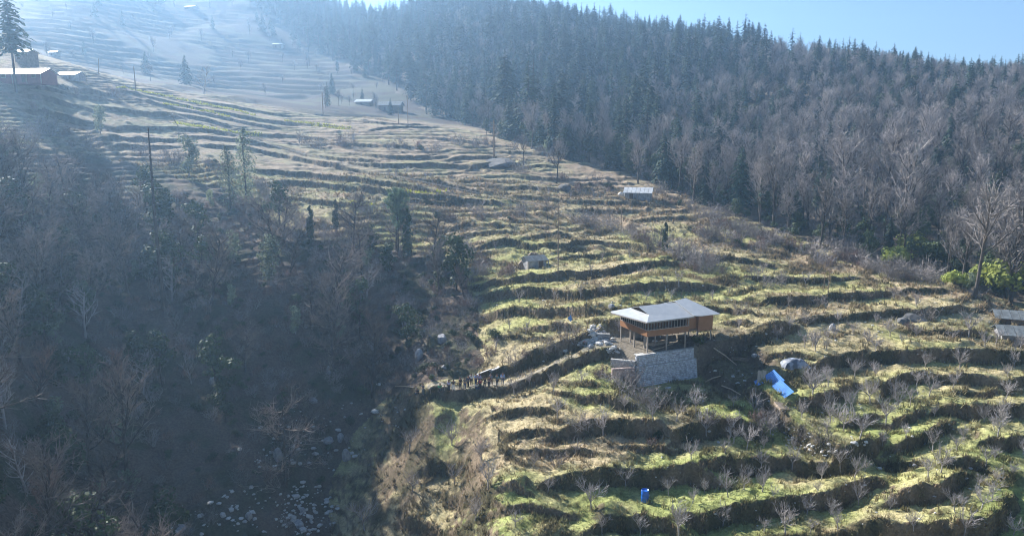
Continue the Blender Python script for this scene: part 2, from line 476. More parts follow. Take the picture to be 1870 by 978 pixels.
lush = sstep(110, 75, GR) * sstep(.0, .5, fbm(GX, GY, 10, 57, 3) + 0.25)
grass = mix(grass, C(.27, .33, .09), lush * 0.75)
dry = sstep(.15, .6, fbm(GX, GY, 7, 59, 3) + .35 * n3 + 0.35 * sstep(110, 200, GR))
grass = mix(grass, C(.34, .25, .175), dry * (.45 + .35 * sstep(90, 140, GR)))
grass = mix(grass, C(.12, .095, .06), sstep(.35, .75, fbm(GX, GY, 2.6, 63, 3)) * .7)
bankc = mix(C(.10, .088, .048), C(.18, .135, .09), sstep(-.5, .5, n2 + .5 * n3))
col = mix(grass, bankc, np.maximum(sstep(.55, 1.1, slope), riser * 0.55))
lum = 1 + 0.34 * n3 + .18 * n2
col *= lum[..., None]
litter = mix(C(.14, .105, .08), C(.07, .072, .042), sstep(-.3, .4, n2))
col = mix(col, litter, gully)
col = mix(col, mix(C(.19, .155, .12), C(.08, .075, .05), sstep(-.2, .4, n1)), wood_r)
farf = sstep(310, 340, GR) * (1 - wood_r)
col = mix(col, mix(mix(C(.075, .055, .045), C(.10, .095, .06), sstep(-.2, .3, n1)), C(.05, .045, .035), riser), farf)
col = mix(col, C(.33, .29, .22), path_m * sstep(.9, .4, slope))
dirt = rect(-2.5, 9.5, -0.5, 8.5, 1.5, 1.5, 0.3, 2.0)
col = mix(col, C(.20, .17, .13) * (1 + 0.25 * n3[..., None]) * np.ones_like(col), dirt)
dug = rect(8.0, 15.0, -7.0, 2.0, 1.0, 3.0, 3.0, 2.0)
col = mix(col, C(.13, .10, .075) * (1 + 0.3 * n3[..., None]) * np.ones_like(col), dug * 0.8)

# ------------------------------------------------------------------ node material helpers
def new_mat(name):
    m = bpy.data.materials.new(name); m.use_nodes = True
    nt = m.node_tree; b = nt.nodes['Principled BSDF']
    return m, nt, b
def mat(name, c, rough=0.85, c2=None, scale=3.0, bump=0.0, metal=0.0, spec=0.3, detail=5.0, lo=0.35, hi=0.65):
    m, nt, b = new_mat(name)
    b.inputs['Roughness'].default_value = rough
    b.inputs['Metallic'].default_value = metal
    b.inputs['Specular IOR Level'].default_value = spec
    if c2 is None: c2 = tuple(x * 0.7 for x in c)
    tc = nt.nodes.new('ShaderNodeTexCoord'); nz = nt.nodes.new('ShaderNodeTexNoise')
    nz.inputs['Scale'].default_value = scale; nz.inputs['Detail'].default_value = detail
    nt.links.new(tc.outputs['Object'], nz.inputs['Vector'])
    rp = nt.nodes.new('ShaderNodeValToRGB')
    rp.color_ramp.elements[0].position = lo; rp.color_ramp.elements[1].position = hi
    rp.color_ramp.elements[0].color = (*c2, 1); rp.color_ramp.elements[1].color = (*c, 1)
    nt.links.new(nz.outputs['Fac'], rp.inputs['Fac']); nt.links.new(rp.outputs['Color'], b.inputs['Base Color'])
    if bump:
        bp = nt.nodes.new('ShaderNodeBump'); bp.inputs['Strength'].default_value = bump; bp.inputs['Distance'].default_value = 0.05
        nt.links.new(nz.outputs['Fac'], bp.inputs['Height']); nt.links.new(bp.outputs['Normal'], b.inputs['Normal'])
    return m

def ground_material():
    m, nt, b = new_mat('hill_ground')
    b.inputs['Roughness'].default_value = 0.95; b.inputs['Specular IOR Level'].default_value = 0.1
    at_ = nt.nodes.new('ShaderNodeAttribute'); at_.attribute_name = 'cover'
    tc = nt.nodes.new('ShaderNodeTexCoord')
    nz = nt.nodes.new('ShaderNodeTexNoise'); nz.inputs['Scale'].default_value = 3.2; nz.inputs['Detail'].default_value = 8; nz.inputs['Roughness'].default_value = 0.7
    nt.links.new(tc.outputs['Object'], nz.inputs['Vector'])
    mr = nt.nodes.new('ShaderNodeMapRange'); mr.inputs['From Min'].default_value = .3; mr.inputs['From Max'].default_value = .7; mr.inputs['To Min'].default_value = .45; mr.inputs['To Max'].default_value = 1.4
    nt.links.new(nz.outputs['Fac'], mr.inputs['Value'])
    mx = nt.nodes.new('ShaderNodeVectorMath'); mx.operation = 'SCALE'
    nt.links.new(at_.outputs['Color'], mx.inputs[0]); nt.links.new(mr.outputs['Result'], mx.inputs['Scale'])
    nt.links.new(mx.outputs['Vector'], b.inputs['Base Color'])
    bp = nt.nodes.new('ShaderNodeBump'); bp.inputs['Strength'].default_value = 0.6; bp.inputs['Distance'].default_value = 0.25
    nt.links.new(nz.outputs['Fac'], bp.inputs['Height']); nt.links.new(bp.outputs['Normal'], b.inputs['Normal'])
    return m

def grid_mesh(name, X, Y, Z, colors, material):
    n, m_ = X.shape
    me = bpy.data.meshes.new(name)
    me.vertices.add(n * m_)
    me.vertices.foreach_set('co', np.stack([X, Y, Z], -1).astype(np.float32).ravel())
    i = np.arange(n - 1)[:, None] * m_ + np.arange(m_ - 1)[None]
    q = np.stack([i, i + 1, i + 1 + m_, i + m_], -1).reshape(-1, 4)
    me.loops.add(q.size); me.polygons.add(len(q))
    me.loops.foreach_set('vertex_index', q.astype(np.int32).ravel())
    me.polygons.foreach_set('loop_start', (np.arange(len(q)) * 4).astype(np.int32))
    me.polygons.foreach_set('use_smooth', np.ones(len(q), bool))
    ca = me.color_attributes.new('cover', 'FLOAT_COLOR', 'POINT')
    rgba = np.ones((n * m_, 4), np.float32); rgba[:, :3] = np.clip(colors.reshape(-1, 3), 0.005, 0.9)
    ca.data.foreach_set('color', rgba.ravel())
    me.update(); me.validate()
    me.materials.append(material)
    o = bpy.data.objects.new(name, me); COL.objects.link(o)
    return o

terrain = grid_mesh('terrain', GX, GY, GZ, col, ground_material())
terrain['kind'] = 'structure'

# ------------------------------------------------------------------ object helpers
def tag(o, label=None, cat=None, group=None, kind=None):
    if label: o['label'] = label
    if cat: o['category'] = cat
    if group: o['group'] = group
    if kind: o['kind'] = kind
    elif cat: o['kind'] = 'thing'
    return o
# ------------------------------------------------------------------ mesh builder
class MB:
    def __init__(self):
        self.v, self.f, self.m = [], [], []; self.n = 0
    def add(self, V, Fc, mi=0):
        V = np.asarray(V, float).reshape(-1, 3)
        self.v.append(V)
        self.f.extend([tuple(int(i) + self.n for i in f) for f in Fc]); self.m.extend([mi] * len(Fc)); self.n += len(V)
    def box(self, x0, x1, y0, y1, z0, z1, mi=0, rot=None, off=(0, 0, 0)):
        V = np.array([(x, y, z) for z in (z0, z1) for y in (y0, y1) for x in (x0, x1)], float)
        if rot is not None:
            c, s = math.cos(rot), math.sin(rot)
            V[:, :2] = np.stack([V[:, 0] * c - V[:, 1] * s, V[:, 0] * s + V[:, 1] * c], -1)
        V += np.array(off)
        self.add(V, [(0, 2, 3, 1), (4, 5, 7, 6), (0, 1, 5, 4), (2, 6, 7, 3), (0, 4, 6, 2), (1, 3, 7, 5)], mi)
    def tube(self, P, R, sides=5, mi=0, cap=True):
        P = np.asarray(P, float); k = len(P); base = self.n; V = []
        for i in range(k):
            d = P[min(i + 1, k - 1)] - P[max(i - 1, 0)]; d /= np.linalg.norm(d) + 1e-9
            a = np.cross(d, (0, 0, 1.0) if abs(d[2]) < 0.9 else (1.0, 0, 0)); a /= np.linalg.norm(a); b = np.cross(d, a)
            for j in range(sides):
                t = 2 * math.pi * j / sides
                V.append(P[i] + R[i] * (math.cos(t) * a + math.sin(t) * b))
        Fc = []
        for i in range(k - 1):
            for j in range(sides):
                j2 = (j + 1) % sides
                Fc.append((i * sides + j, i * sides + j2, (i + 1) * sides + j2, (i + 1) * sides + j))
        if cap:
            Fc.append(tuple(range(sides))[::-1]); Fc.append(tuple((k - 1) * sides + j for j in range(sides)))
        self.add(V, Fc, mi)
    def mesh(self, name, mats, smooth=False):
        me = bpy.data.meshes.new(name)
        V = np.concatenate(self.v) if self.v else np.zeros((0, 3))
        me.from_pydata(V.tolist(), [], self.f)
        for m in mats: me.materials.append(m)
        if len(mats) > 1: me.polygons.foreach_set('material_index', self.m)
        if smooth: me.polygons.foreach_set('use_smooth', [True] * len(me.polygons))
        me.update()
        return me
    def build(self, name, mats, parent=None, smooth=False, loc=None):
        if not isinstance(mats, (list, tuple)): mats = [mats]
        return link(name, self.mesh(name, mats, smooth), parent, loc)
def link(name, me, parent=None, loc=None):
    o = bpy.data.objects.new(name, me); COL.objects.link(o)
    if parent is not None: o.parent = parent
    if loc is not None: o.location = loc
    return o
def empty(name, loc, rz=0.0, sc=1.0):
    o = bpy.data.objects.new(name, None); COL.objects.link(o)
    o.location = loc; o.rotation_euler = (0, 0, rz); o.scale = (sc, sc, sc); o.empty_display_size = 0.5
    return o
def tri_soup(name, T, material, cols=None):
    """many loose triangles from an (n,3,3) array"""
    me = bpy.data.meshes.new(name); n = len(T)
    me.vertices.add(n * 3); me.vertices.foreach_set('co', T.astype(np.float32).ravel())
    me.loops.add(n * 3); me.polygons.add(n)
    me.loops.foreach_set('vertex_index', np.arange(n * 3, dtype=np.int32)); me.polygons.foreach_set('loop_start', np.arange(n, dtype=np.int32) * 3)
    if cols is not None:
        ca = me.color_attributes.new('cover', 'FLOAT_COLOR', 'POINT'); q = np.ones((n * 3, 4), np.float32); q[:, :3] = np.repeat(cols, 3, 0); ca.data.foreach_set('color', q.ravel())
    me.update(); me.materials.append(material)
    return me
rs = np.random.RandomState(7)
rnd = random.Random(11)

def plant_mat(name, c, c2, rough=0.8, trans=0.0, vary=0.35, scale=1.2):
    """colour varies by spot on the plant and from plant to plant"""
    m, nt, b = new_mat(name)
    b.inputs['Roughness'].default_value = rough; b.inputs['Specular IOR Level'].default_value = 0.25
    tc = nt.nodes.new('ShaderNodeTexCoord'); nz = nt.nodes.new('ShaderNodeTexNoise'); nz.inputs['Scale'].default_value = scale; nz.inputs['Detail'].default_value = 3
    nt.links.new(tc.outputs['Object'], nz.inputs['Vector'])
    rp = nt.nodes.new('ShaderNodeValToRGB'); rp.color_ramp.elements[0].position = .35; rp.color_ramp.elements[1].position = .65
    rp.color_ramp.elements[0].color = (*c2, 1); rp.color_ramp.elements[1].color = (*c, 1)
    nt.links.new(nz.outputs['Fac'], rp.inputs['Fac'])
    oi = nt.nodes.new('ShaderNodeObjectInfo'); mr = nt.nodes.new('ShaderNodeMapRange'); mr.inputs['To Min'].default_value = 1 - vary; mr.inputs['To Max'].default_value = 1 + vary
    nt.links.new(oi.outputs['Random'], mr.inputs['Value'])
    sc = nt.nodes.new('ShaderNodeVectorMath'); sc.operation = 'SCALE'
    nt.links.new(rp.outputs['Color'], sc.inputs[0]); nt.links.new(mr.outputs['Result'], sc.inputs['Scale'])
    nt.links.new(sc.outputs['Vector'], b.inputs['Base Color'])
    if trans:
        tl = nt.nodes.new('ShaderNodeBsdfTranslucent'); ms = nt.nodes.new('ShaderNodeMixShader'); ms.inputs[0].default_value = trans
        out = nt.nodes['Material Output']
        nt.links.new(sc.outputs['Vector'], tl.inputs['Color']); nt.links.new(b.outputs[0], ms.inputs[1]); nt.links.new(tl.outputs[0], ms.inputs[2]); nt.links.new(ms.outputs[0], out.inputs['Surface'])
    return m
M = {}
M['bark_grey'] = plant_mat('bark_pale_grey', (.42, .38, .37), (.27, .24, .23), vary=.2)
M['bark_brown'] = plant_mat('bark_brown', (.10, .08, .065), (.05, .042, .036))
M['twig'] = plant_mat('twigs_grey_brown', (.36, .32, .30), (.22, .195, .185), vary=.35)
M['twig_red'] = plant_mat('twigs_russet', (.30, .19, .15), (.18, .12, .095), vary=.25)
M['twig_dark'] = plant_mat('twigs_dark_grey', (.30, .24, .205), (.15, .12, .10), vary=.6)
M['needle'] = plant_mat('conifer_needles', (.045, .08, .045), (.022, .042, .03), trans=.12)
M['pine'] = plant_mat('pine_needles', (.22, .31, .19), (.13, .19, .12), trans=.3)
M['leaf_dark'] = plant_mat('evergreen_leaves', (.075, .10, .04), (.035, .055, .025), rough=.7, trans=.15)
M['leaf_silver'] = plant_mat('silvery_leaves', (.30, .34, .23), (.14, .17, .11), rough=.8, trans=.35)
M['leaf_lime'] = plant_mat('yellow_green_leaves', (.36, .39, .09), (.20, .24, .06), trans=.35)
M['dry_grass'] = plant_mat('dry_grass_blades', (.30, .25, .13), (.17, .14, .07), trans=.25)

# ------------------------------------------------------------------ plants
def rdir(theta, phi): return np.array([math.sin(theta) * math.cos(phi), math.sin(theta) * math.sin(phi), math.cos(theta)])
def limb(mb, p, d, length, r0, r1, sides, segs, R, bend=0.25, up=0.15, mi=0):
    P = [np.array(p, float)]; d = np.array(d, float); st = length / segs
    for i in range(segs):
        d = d + np.array([R.uniform(-bend, bend), R.uniform(-bend, bend), R.uniform(-bend, bend) * .6 + up]); d /= np.linalg.norm(d)
        P.append(P[-1] + d * st)
    rad = [r0 + (r1 - r0) * i / segs for i in range(segs + 1)]
    mb.tube(P, rad, sides, mi, cap=False)
    return P, d
def side_dir(d, ang, R):
    a = np.cross(d, [R.uniform(-1, 1), R.uniform(-1, 1), R.uniform(-1, 1)]); a /= np.linalg.norm(a) + 1e-9
    return d * math.cos(ang) + a * math.sin(ang)

def fruit_tree(seed, H=3.4, leader=0.28, n1=6, lean=0.75, tw=1.0):
    R = random.Random(seed); t, c = MB(), MB()
    P, d = limb(t, (0, 0, -.3), (R.uniform(-.12, .12), R.uniform(-.12, .12), 1), H * leader + .3, .085, .065, 6, 3, R, .08, .1)
    for i in range(n1):
        ph = 2 * math.pi * (i + R.uniform(-.3, .3)) / n1
        q = P[-1] if i % 3 else P[-2] * .4 + P[-1] * .6
        Q, e = limb(t, q, rdir(lean * R.uniform(.7, 1.15), ph), H * R.uniform(.42, .6), .05, .02, 4, 4, R, .22, .12)
        for j in range(6):
            b = Q[R.randint(1, 4)]
            S, f = limb(c, b, side_dir(e, R.uniform(.4, 1.0), R), H * R.uniform(.16, .34), .024, .013, 3, 3, R, .25, .16)
            for k in range(5):
                limb(c, S[R.randint(0, 3)], side_dir(f, R.uniform(.3, .9), R), H * R.uniform(.08, .2), .015, .008, 3, 2, R, .2, .14)
    return t, c
def bare_forest_tree(seed, H=13.0, fork=.35, n1=7, spread_=.55, dense=1.0):
    R = random.Random(seed); t, c = MB(), MB()
    P, d = limb(t, (0, 0, -.8), (R.uniform(-.06, .06), R.uniform(-.06, .06), 1), H * .82 + .8, H * .021, H * .006, 6, 7, R, .09, .06)
    for i in range(n1 * 2):
        f = fork + (1 - fork) * (i + .5) / (n1 * 2)
        k = f * 7; i0 = min(int(k), 6); q = P[i0] + (P[i0 + 1] - P[i0]) * (k - i0)
        L = H * (.42 - .25 * (f - fork) / (1 - fork)) * R.uniform(.75, 1.1)
        Q, e = limb(t, q, rdir(spread_ * R.uniform(.8, 1.4), R.uniform(0, 6.28)), L, H * .009, H * .003, 4, 4, R, .18, .12)
        for j in range(int(8 * dense)):
            S, g = limb(c, Q[R.randint(1, 4)], side_dir(e, R.uniform(.3, .9), R), H * R.uniform(.10, .19), H * .0034, H * .0018, 3, 2, R, .22, .14)
            for m_ in range(int(14 * dense)):
                b = S[R.randint(0, 2)]; w = side_dir(g, R.uniform(.4, 1.4), R); ln = H * R.uniform(.03, .075)
                a = np.cross(w, [R.uniform(-1, 1), R.uniform(-1, 1), .3]); a /= np.linalg.norm(a) + 1e-9; a *= H * .0011
                c.add([b - a, b + a, b + w * ln * .6 + a * .8 + [0, 0, .05], b + w * ln + [0, 0, ln * .2]], [(0, 1, 2), (0, 2, 3)])
    return t, c
def conifer(seed, H=22.0, W=.15, start=.12, nw=26, droop=.35, ragged=.3, per=8):
    R = random.Random(seed); t, c = MB(), MB()
    t.tube([(0, 0, -1), (0, 0, H * .5), (0, 0, H * .98)], [H * .016, H * .010, H * .002], 6, cap=False)
    for i in range(nw):
        f = i / (nw - 1.0); z = H * (start + (1 - start) * f ** .92)
        if f > .995: z = H * .985
        L0 = H * W * (1 - f) ** .75 * (0.55 + .45 * min(1, f * 6)) + .25
        for j in range(per):
            ph = 2 * math.pi * (j + R.random()) / per; L = L0 * R.uniform(1 - ragged, 1 + ragged)
            if R.random() < ragged * .35: continue
            dx = np.array([math.cos(ph), math.sin(ph), 0]); sx = np.array([-math.sin(ph), math.cos(ph), 0])
            zz = z + R.uniform(-.02, .02) * H; wd = L * R.uniform(.22, .34) + .12; seg = 3
            for s_ in range(seg):
                a, b = s_ / seg, (s_ + 1) / seg
                pa = dx * L * a + np.array([0, 0, zz - droop * L * a * a]); pb = dx * L * b + np.array([0, 0, zz - droop * L * b * b])
                wa = wd * (1 - a * .55); hang = -wd * R.uniform(.35, .8)
                for sg in (-1, 1):
                    c.add([pa, pa + sx * sg * wa * R.uniform(.7, 1.1) + dx * L * .18 + [0, 0, hang * .6], pb + sx * sg * wa * .35 + [0, 0, hang * .3], pb], [(0, 1, 2), (0, 2, 3)])
    return t, c
def leaf_blob(c, cen, rad, n, R, size, squash=.75, mi=0):
    for k in range(n):
        d = np.array([R.gauss(0, 1), R.gauss(0, 1), R.gauss(0, 1)]); d /= np.linalg.norm(d)
        p = np.array(cen) + d * rad * R.uniform(.62, 1.08) * np.array([1, 1, squash])
        a = np.cross(d, [R.uniform(-1, 1), R.uniform(-1, 1), R.uniform(-1, 1)]); a /= np.linalg.norm(a) + 1e-9
        b = np.cross(d + .8 * np.array([R.uniform(-1, 1), R.uniform(-1, 1), R.uniform(-.3, 1)]), a); b /= np.linalg.norm(b) + 1e-9
        s = size * R.uniform(.6, 1.3)
        c.add([p - a * s * .5, p - b * s * .45 * .9, p + a * s * .6, p + b * s * .5], [(0, 1, 2, 3)], mi)
def broadleaf(seed, H=9.0, nb=12, n=95, size=.42, wide=.33, low=.35):
    R = random.Random(seed); t, c = MB(), MB()
    P, d = limb(t, (0, 0, -.8), (R.uniform(-.1, .1), R.uniform(-.1, .1), 1), H * .7 + .8, H * .022, H * .008, 6, 5, R, .1, .08)
    for i in range(nb):
        f = low + (1 - low) * (i + R.random()) / nb
        rr = wide * H * math.sin(math.pi * min(1, (f - low * .7) / (1.12 - low * .7))) ** .6
        ph = R.uniform(0, 6.28); q = R.uniform(.2, .75)
        cen = (math.cos(ph) * rr * q, math.sin(ph) * rr * q, H * f * .92)
        limb(t, P[min(5, 1 + int(f * 4))], np.array(cen) / (np.linalg.norm(cen) + 1e-9), H * .2, H * .008, H * .003, 4, 2, R, .1, .1)
        leaf_blob(c, cen, H * R.uniform(.10, .17), n, R, size * H / 9)
    return t, c
def columnar(seed, H=11.0, W=.09):
    R = random.Random(seed); t, c = MB(), MB()
    P, d = limb(t, (0, 0, -.6), (0, 0, 1), H * .92, H * .014, H * .004, 6, 6, R, .04, .05)
    for i in range(26):
        f = .12 + .88 * i / 26; rr = H * W * (math.sin(math.pi * min(1., f * .9 + .12)) ** .5); ph = R.uniform(0, 6.28)
        cen = (math.cos(ph) * rr * .55, math.sin(ph) * rr * .55, H * f)
        limb(t, (0, 0, H * f * .88), rdir(.5, ph), rr * 1.6, .03, .012, 3, 2, R, .1, .1)
        leaf_blob(c, cen, rr * .7, 42, R, .30, 1.5)
    return t, c
def pine_tree(seed, H=9.5):
    R = random.Random(seed); t, c = MB(), MB()
    P, d = limb(t, (0, 0, -.6), (.03, 0, 1), H * .9 + .6, .17, .05, 6, 6, R, .04, .05)
    for i in range(34):
        f = .42 + .56 * i / 34; ph = R.uniform(0, 6.28); L = H * .27 * math.sin(math.pi * min(1, (f - .33) / .7)) ** .6
        Q, e = limb(t, (0, 0, H * f), rdir(1.0, ph), L, .035, .015, 3, 3, R, .12, .2)
        for q in Q[1:]:
            for k in range(60):
                w = rdir(R.uniform(0, 1.7), R.uniform(0, 6.28)); a = np.cross(w, [R.uniform(-1, 1), R.uniform(-1, 1), 0.2]); a /= np.linalg.norm(a) + 1e-9
                b = q + np.array([R.uniform(-.3, .3), R.uniform(-.3, .3), R.uniform(-.2, .3)]); ln = R.uniform(.25, .5)
                c.add([b - a * .045, b + a * .045, b + w * ln], [(0, 1, 2)])
    return t, c
def bare_shrub(seed, H=1.5, n=16, wide=.8):
    R = random.Random(seed); t, c = MB(), MB()
    for i in range(n):
        Q, e = limb(t, (R.uniform(-.35, .35) * H, R.uniform(-.35, .35) * H, -.15), rdir(R.uniform(.05, wide), R.uniform(0, 6.28)), H * R.uniform(.6, 1), .018, .01, 3, 3, R, .25, .05)
        for j in range(9):
            b = Q[R.randint(1, 3)]; w = side_dir(e, R.uniform(.3, 1.2), R); ln = H * R.uniform(.15, .4); a = np.cross(w, [R.uniform(-1, 1), R.uniform(-1, 1), .4]); a /= np.linalg.norm(a) + 1e-9
            c.add([b - a * .016, b + a * .016, b + w * ln], [(0, 1, 2)])
            for k in range(2):
                b2 = b + w * ln * R.uniform(.3, .8); w2 = side_dir(w, .7, R)
                c.add([b2 - a * .012, b2 + a * .012, b2 + w2 * ln * .6], [(0, 1, 2)])
    return t, c
def leafy_shrub(seed, H=2.2, nb=7, n=110, size=.2):
    R = random.Random(seed); t, c = MB(), MB()
    for i in range(5): limb(t, (0, 0, -.2), rdir(R.uniform(.1, .7), R.uniform(0, 6.28)), H * .7, .04, .015, 4, 3, R, .15, .1)
    for i in range(nb):
        ph = R.uniform(0, 6.28); q = R.uniform(.1, .42) * H
        leaf_blob(c, (math.cos(ph) * q, math.sin(ph) * q, H * R.uniform(.25, .72)), H * R.uniform(.2, .32), n, R, size * H / 2.2, .85)
    return t, c

class Kind:
    """one kind of plant: trunk mesh and crown mesh for the nearer ones, one joined mesh for the far ones"""
    def __init__(self, name, maker, mt, mc, tname='trunk', cname='crown'):
        t, c = maker; self.name = name; self.tn, self.cn = tname, cname
        self.t = t.mesh(name + '_' + tname, [mt], True); self.c = c.mesh(name + '_' + cname, [mc])
        j = MB(); j.v = t.v + c.v; j.n = t.n + c.n; j.f = t.f + [tuple(i + t.n for i in f) for f in c.f]; j.m = [0] * len(t.f) + [1] * len(c.f)
        self.j = j.mesh(name, [mt, mc])
    def put(self, loc, sc=1.0, parts=True, label=None, cat='tree', group=None, rz=None, name=None, sink=0.0, tilt=0.0):
        rz = rnd.uniform(0, 6.28) if rz is None else rz
        if label and group and self.name not in ('bare_fruit_tree', 'young_fruit_tree'):
            hgt = sc * max(v_.co.z for v_ in self.j.vertices) if not hasattr(self, 'h') else sc * self.h
            self.h = hgt / sc; lo_, hi_ = (2.2, 3.2) if cat == 'shrub' else (8.5, 12.5)
            label = ('small ' if hgt < lo_ else 'tall ' if hgt > hi_ else 'mid-sized ') + label
        loc = Vector(loc) - Vector((0, 0, sink))
        if parts:
            o = empty(name or self.name, loc, rz, sc)
            link(self.tn, self.t, o); link(self.cn, self.c, o)
        else:
            o = link(name or self.name, self.j, None, loc); o.rotation_euler = (0, 0, rz)
            q = rnd.uniform(.85, 1.15); o.scale = (sc * q, sc * q, sc)
        if tilt: o.rotation_euler[0] = rnd.uniform(-tilt, tilt); o.rotation_euler[1] = rnd.uniform(-tilt, tilt)
        return tag(o, label, cat, group)
FRUIT = [Kind('bare_fruit_tree', fruit_tree(s, 3.3, ld, n, le), M['bark_grey'], M['bark_grey'], 'trunk', 'twigs') for s, ld, n, le in ((1, .3, 6, .7), (2, .22, 7, .85), (3, .34, 5, .6), (4, .26, 6, 1.0), (5, .4, 6, .75))]
SAPLING = Kind('young_fruit_tree', fruit_tree(9, 1.9, .3, 3, .45), M['bark_grey'], M['bark_grey'], 'trunk', 'twigs')
BARE = [Kind('bare_tree', bare_forest_tree(s, 13, fk, n, sp), M['bark_brown'], M['twig'], 'trunk', 'twigs') for s, fk, n, sp in ((21, .32, 8, .5), (22, .42, 7, .6), (23, .25, 9, .45), (24, .5, 6, .7))]
GBARE = [Kind('bare_tree', bare_forest_tree(s, 12, fk, n, sp, 1.0), M['bark_brown'], M['twig_dark'], 'trunk', 'twigs') for s, fk, n, sp in ((26, .15, 9, 1.15), (27, .2, 8, 1.0), (28, .3, 7, .7), (29, .1, 9, 1.3))]
RUSSET = Kind('bare_tree', bare_forest_tree(31, 9, .22, 8, .6), M['bark_brown'], M['twig_red'], 'trunk', 'twigs')
PALE = Kind('bare_tree', bare_forest_tree(35, 10, .2, 6, .9, .7), M['bark_grey'], M['bark_grey'], 'trunk', 'twigs')
CONE = [Kind('conifer_tree', conifer(s, 22, w, st, 26, dr, rg), M['bark_brown'], M['needle']) for s, w, st, dr, rg in ((41, .18, .08, .35, .3), (42, .21, .05, .3, .35), (43, .14, .2, .5, .45), (44, .24, .04, .45, .25))]
HIGH = Kind('conifer_tree', conifer(48, 24, .2, .42, 20, .3, .3, 9), M['bark_brown'], M['needle'])
LANKY = Kind('conifer_tree', conifer(47, 24, .12, .45, 16, .3, .7, 6), M['bark_brown'], M['needle'])
def snag(seed, H=20.0):
    R = random.Random(seed); t, c = MB(), MB()
    t.tube([(0, 0, -1), (.2, 0, H * .5), (.1, 0, H)], [.26, .18, .07], 7)
    for i in range(60):
        z = H * R.uniform(.12, .98); limb(c, (.15, 0, z), rdir(R.uniform(1.2, 1.8), R.uniform(0, 6.28)), R.uniform(.3, 1.6), .03, .012, 3, 3, R, .2, .02)
    return t, c
SNAG = Kind('dead_conifer', snag(49), M['bark_brown'], M['twig'], 'trunk', 'twigs')
OAK = [Kind('evergreen_tree', broadleaf(s, 9, nb, 90, .42, w, lo), M['bark_brown'], M['leaf_dark']) for s, nb, w, lo in ((51, 12, .34, .3), (52, 15, .28, .2), (53, 10, .4, .45))]
SILVER = Kind('silvery_evergreen_tree', broadleaf(55, 7, 13, 110, .36, .3, .15), M['bark_grey'], M['leaf_silver'])
LIME = Kind('yellow_green_shrub', leafy_shrub(61, 5, 11, 130, .22), M['bark_brown'], M['leaf_lime'], 'stems', 'leaves')
POPLAR = Kind('columnar_tree', columnar(65, 11.0, .14), M['bark_brown'], M['leaf_silver'])
IVY = Kind('ivy_clad_tree', columnar(67, 7.0, .1), M['bark_brown'], M['leaf_dark'])
PINE = Kind('pine_tree', pine_tree(71), M['bark_brown'], M['pine'])
SHRUB = [Kind('bare_shrub', bare_shrub(s, h, n), M['twig'], M[mt], 'stems', 'twigs') for s, h, n, mt in ((81, 1.5, 18, 'twig'), (82, 1.1, 22, 'twig_red'), (83, 2.0, 20, 'twig'))]
BUSH = [Kind('leafy_shrub', leafy_shrub(s, 2.2), M['bark_brown'], M['leaf_dark'], 'stems', 'leaves') for s in (85, 86)]

PLACED = []
def put_px(kind, u, v, hpx, base_h, **kw):
    p = hit(u, v); sc = hpx / F_PX * p.y / math.cos(PITCH) / base_h
    PLACED.append((p.x, p.y))
    return kind.put(p, sc, sink=.05, **kw)

ANCH = [(1166, 352, 'the lone shed'), (1205, 575, 'the stilted house'), (975, 478, 'the ruined hut'), (1845, 590, 'the slate roofed huts'), (714, 195, 'the valley huts'), (60, 125, 'the red walled house'), (1177, 905, 'the blue barrel'), (1420, 705, 'the blue sheets'), (1451, 660, 'the grey covered heap'),
 (727, 400, 'the fluffy pine'), (436, 310, 'the columnar tree pair'), (490, 480, 'the large silvery evergreen'), (160, 690, 'the broad dark evergreen'), (160, 560, 'the pale sideways branched tree'), (290, 400, 'the tall dead conifer'), (508, 838, 'the biggest gully boulder'), (870, 700, 'the people on the path'), (1672, 460, 'the bright yellow green bush'), (1350, 330, 'the shaggy edge conifer'), (1655, 165, 'the large round evergreen'), (1524, 70, 'the tallest skyline conifer'), (1786, 90, 'the layered skyline conifer'), (1130, 230, 'the dark pointed conifer'), (893, 150, 'the tall valley conifer'), (1412, 350, 'the forked edge tree'), (1778, 430, 'the largest dark leafless tree'), (372, 150, 'the round ridge tree'), (1671, 850, 'the white stone by the lower right bank'), (1540, 330, 'the straight leafless tree'), (1019, 400, 'the tall cable pole'), (902, 250, 'the crossarm pole'), (425, 450, 'the light green feathery tree'), (262, 680, 'the spreading pale gully tree'), (350, 670, 'the sunlit yellowish tree'), (802, 500, 'the fan twigged tree'), (633, 838, 'the tall pale boulder'), (1240, 300, 'the tree behind the lone shed'), (1605, 330, 'the ivy streaked tree'), (1846, 450, 'the moss topped tree'), (1012, 200, 'the slim valley conifer'), (1820, 510, 'the tall light green bush'), (180, 225, 'the small silvery terrace tree'), (600, 680, 'the thin upright stone'), (508, 84, 'the ridge hut'), (1214, 440, 'the evergreen column')]
def near_to(p):
    u, v = project(*p); best = min(ANCH, key=lambda a: math.hypot(a[0] - u, (a[1] - v) * 1.3)); dx, dy = u - best[0], v - best[1]; d = math.hypot(dx, dy)
    side = ('right of' if dx > 0 else 'left of') if abs(dx) > abs(dy) else ('below' if dy > 0 else 'above')
    return ('just ' if d < 60 else ('' if d < 170 else 'far ')) + side + ' ' + best[2]
def project(x, y, z):
    y2 = y * c_ - z * s_; z2 = y * s_ + z * c_
    return CU + F_PX * x / y2, CV - F_PX * z2 / y2
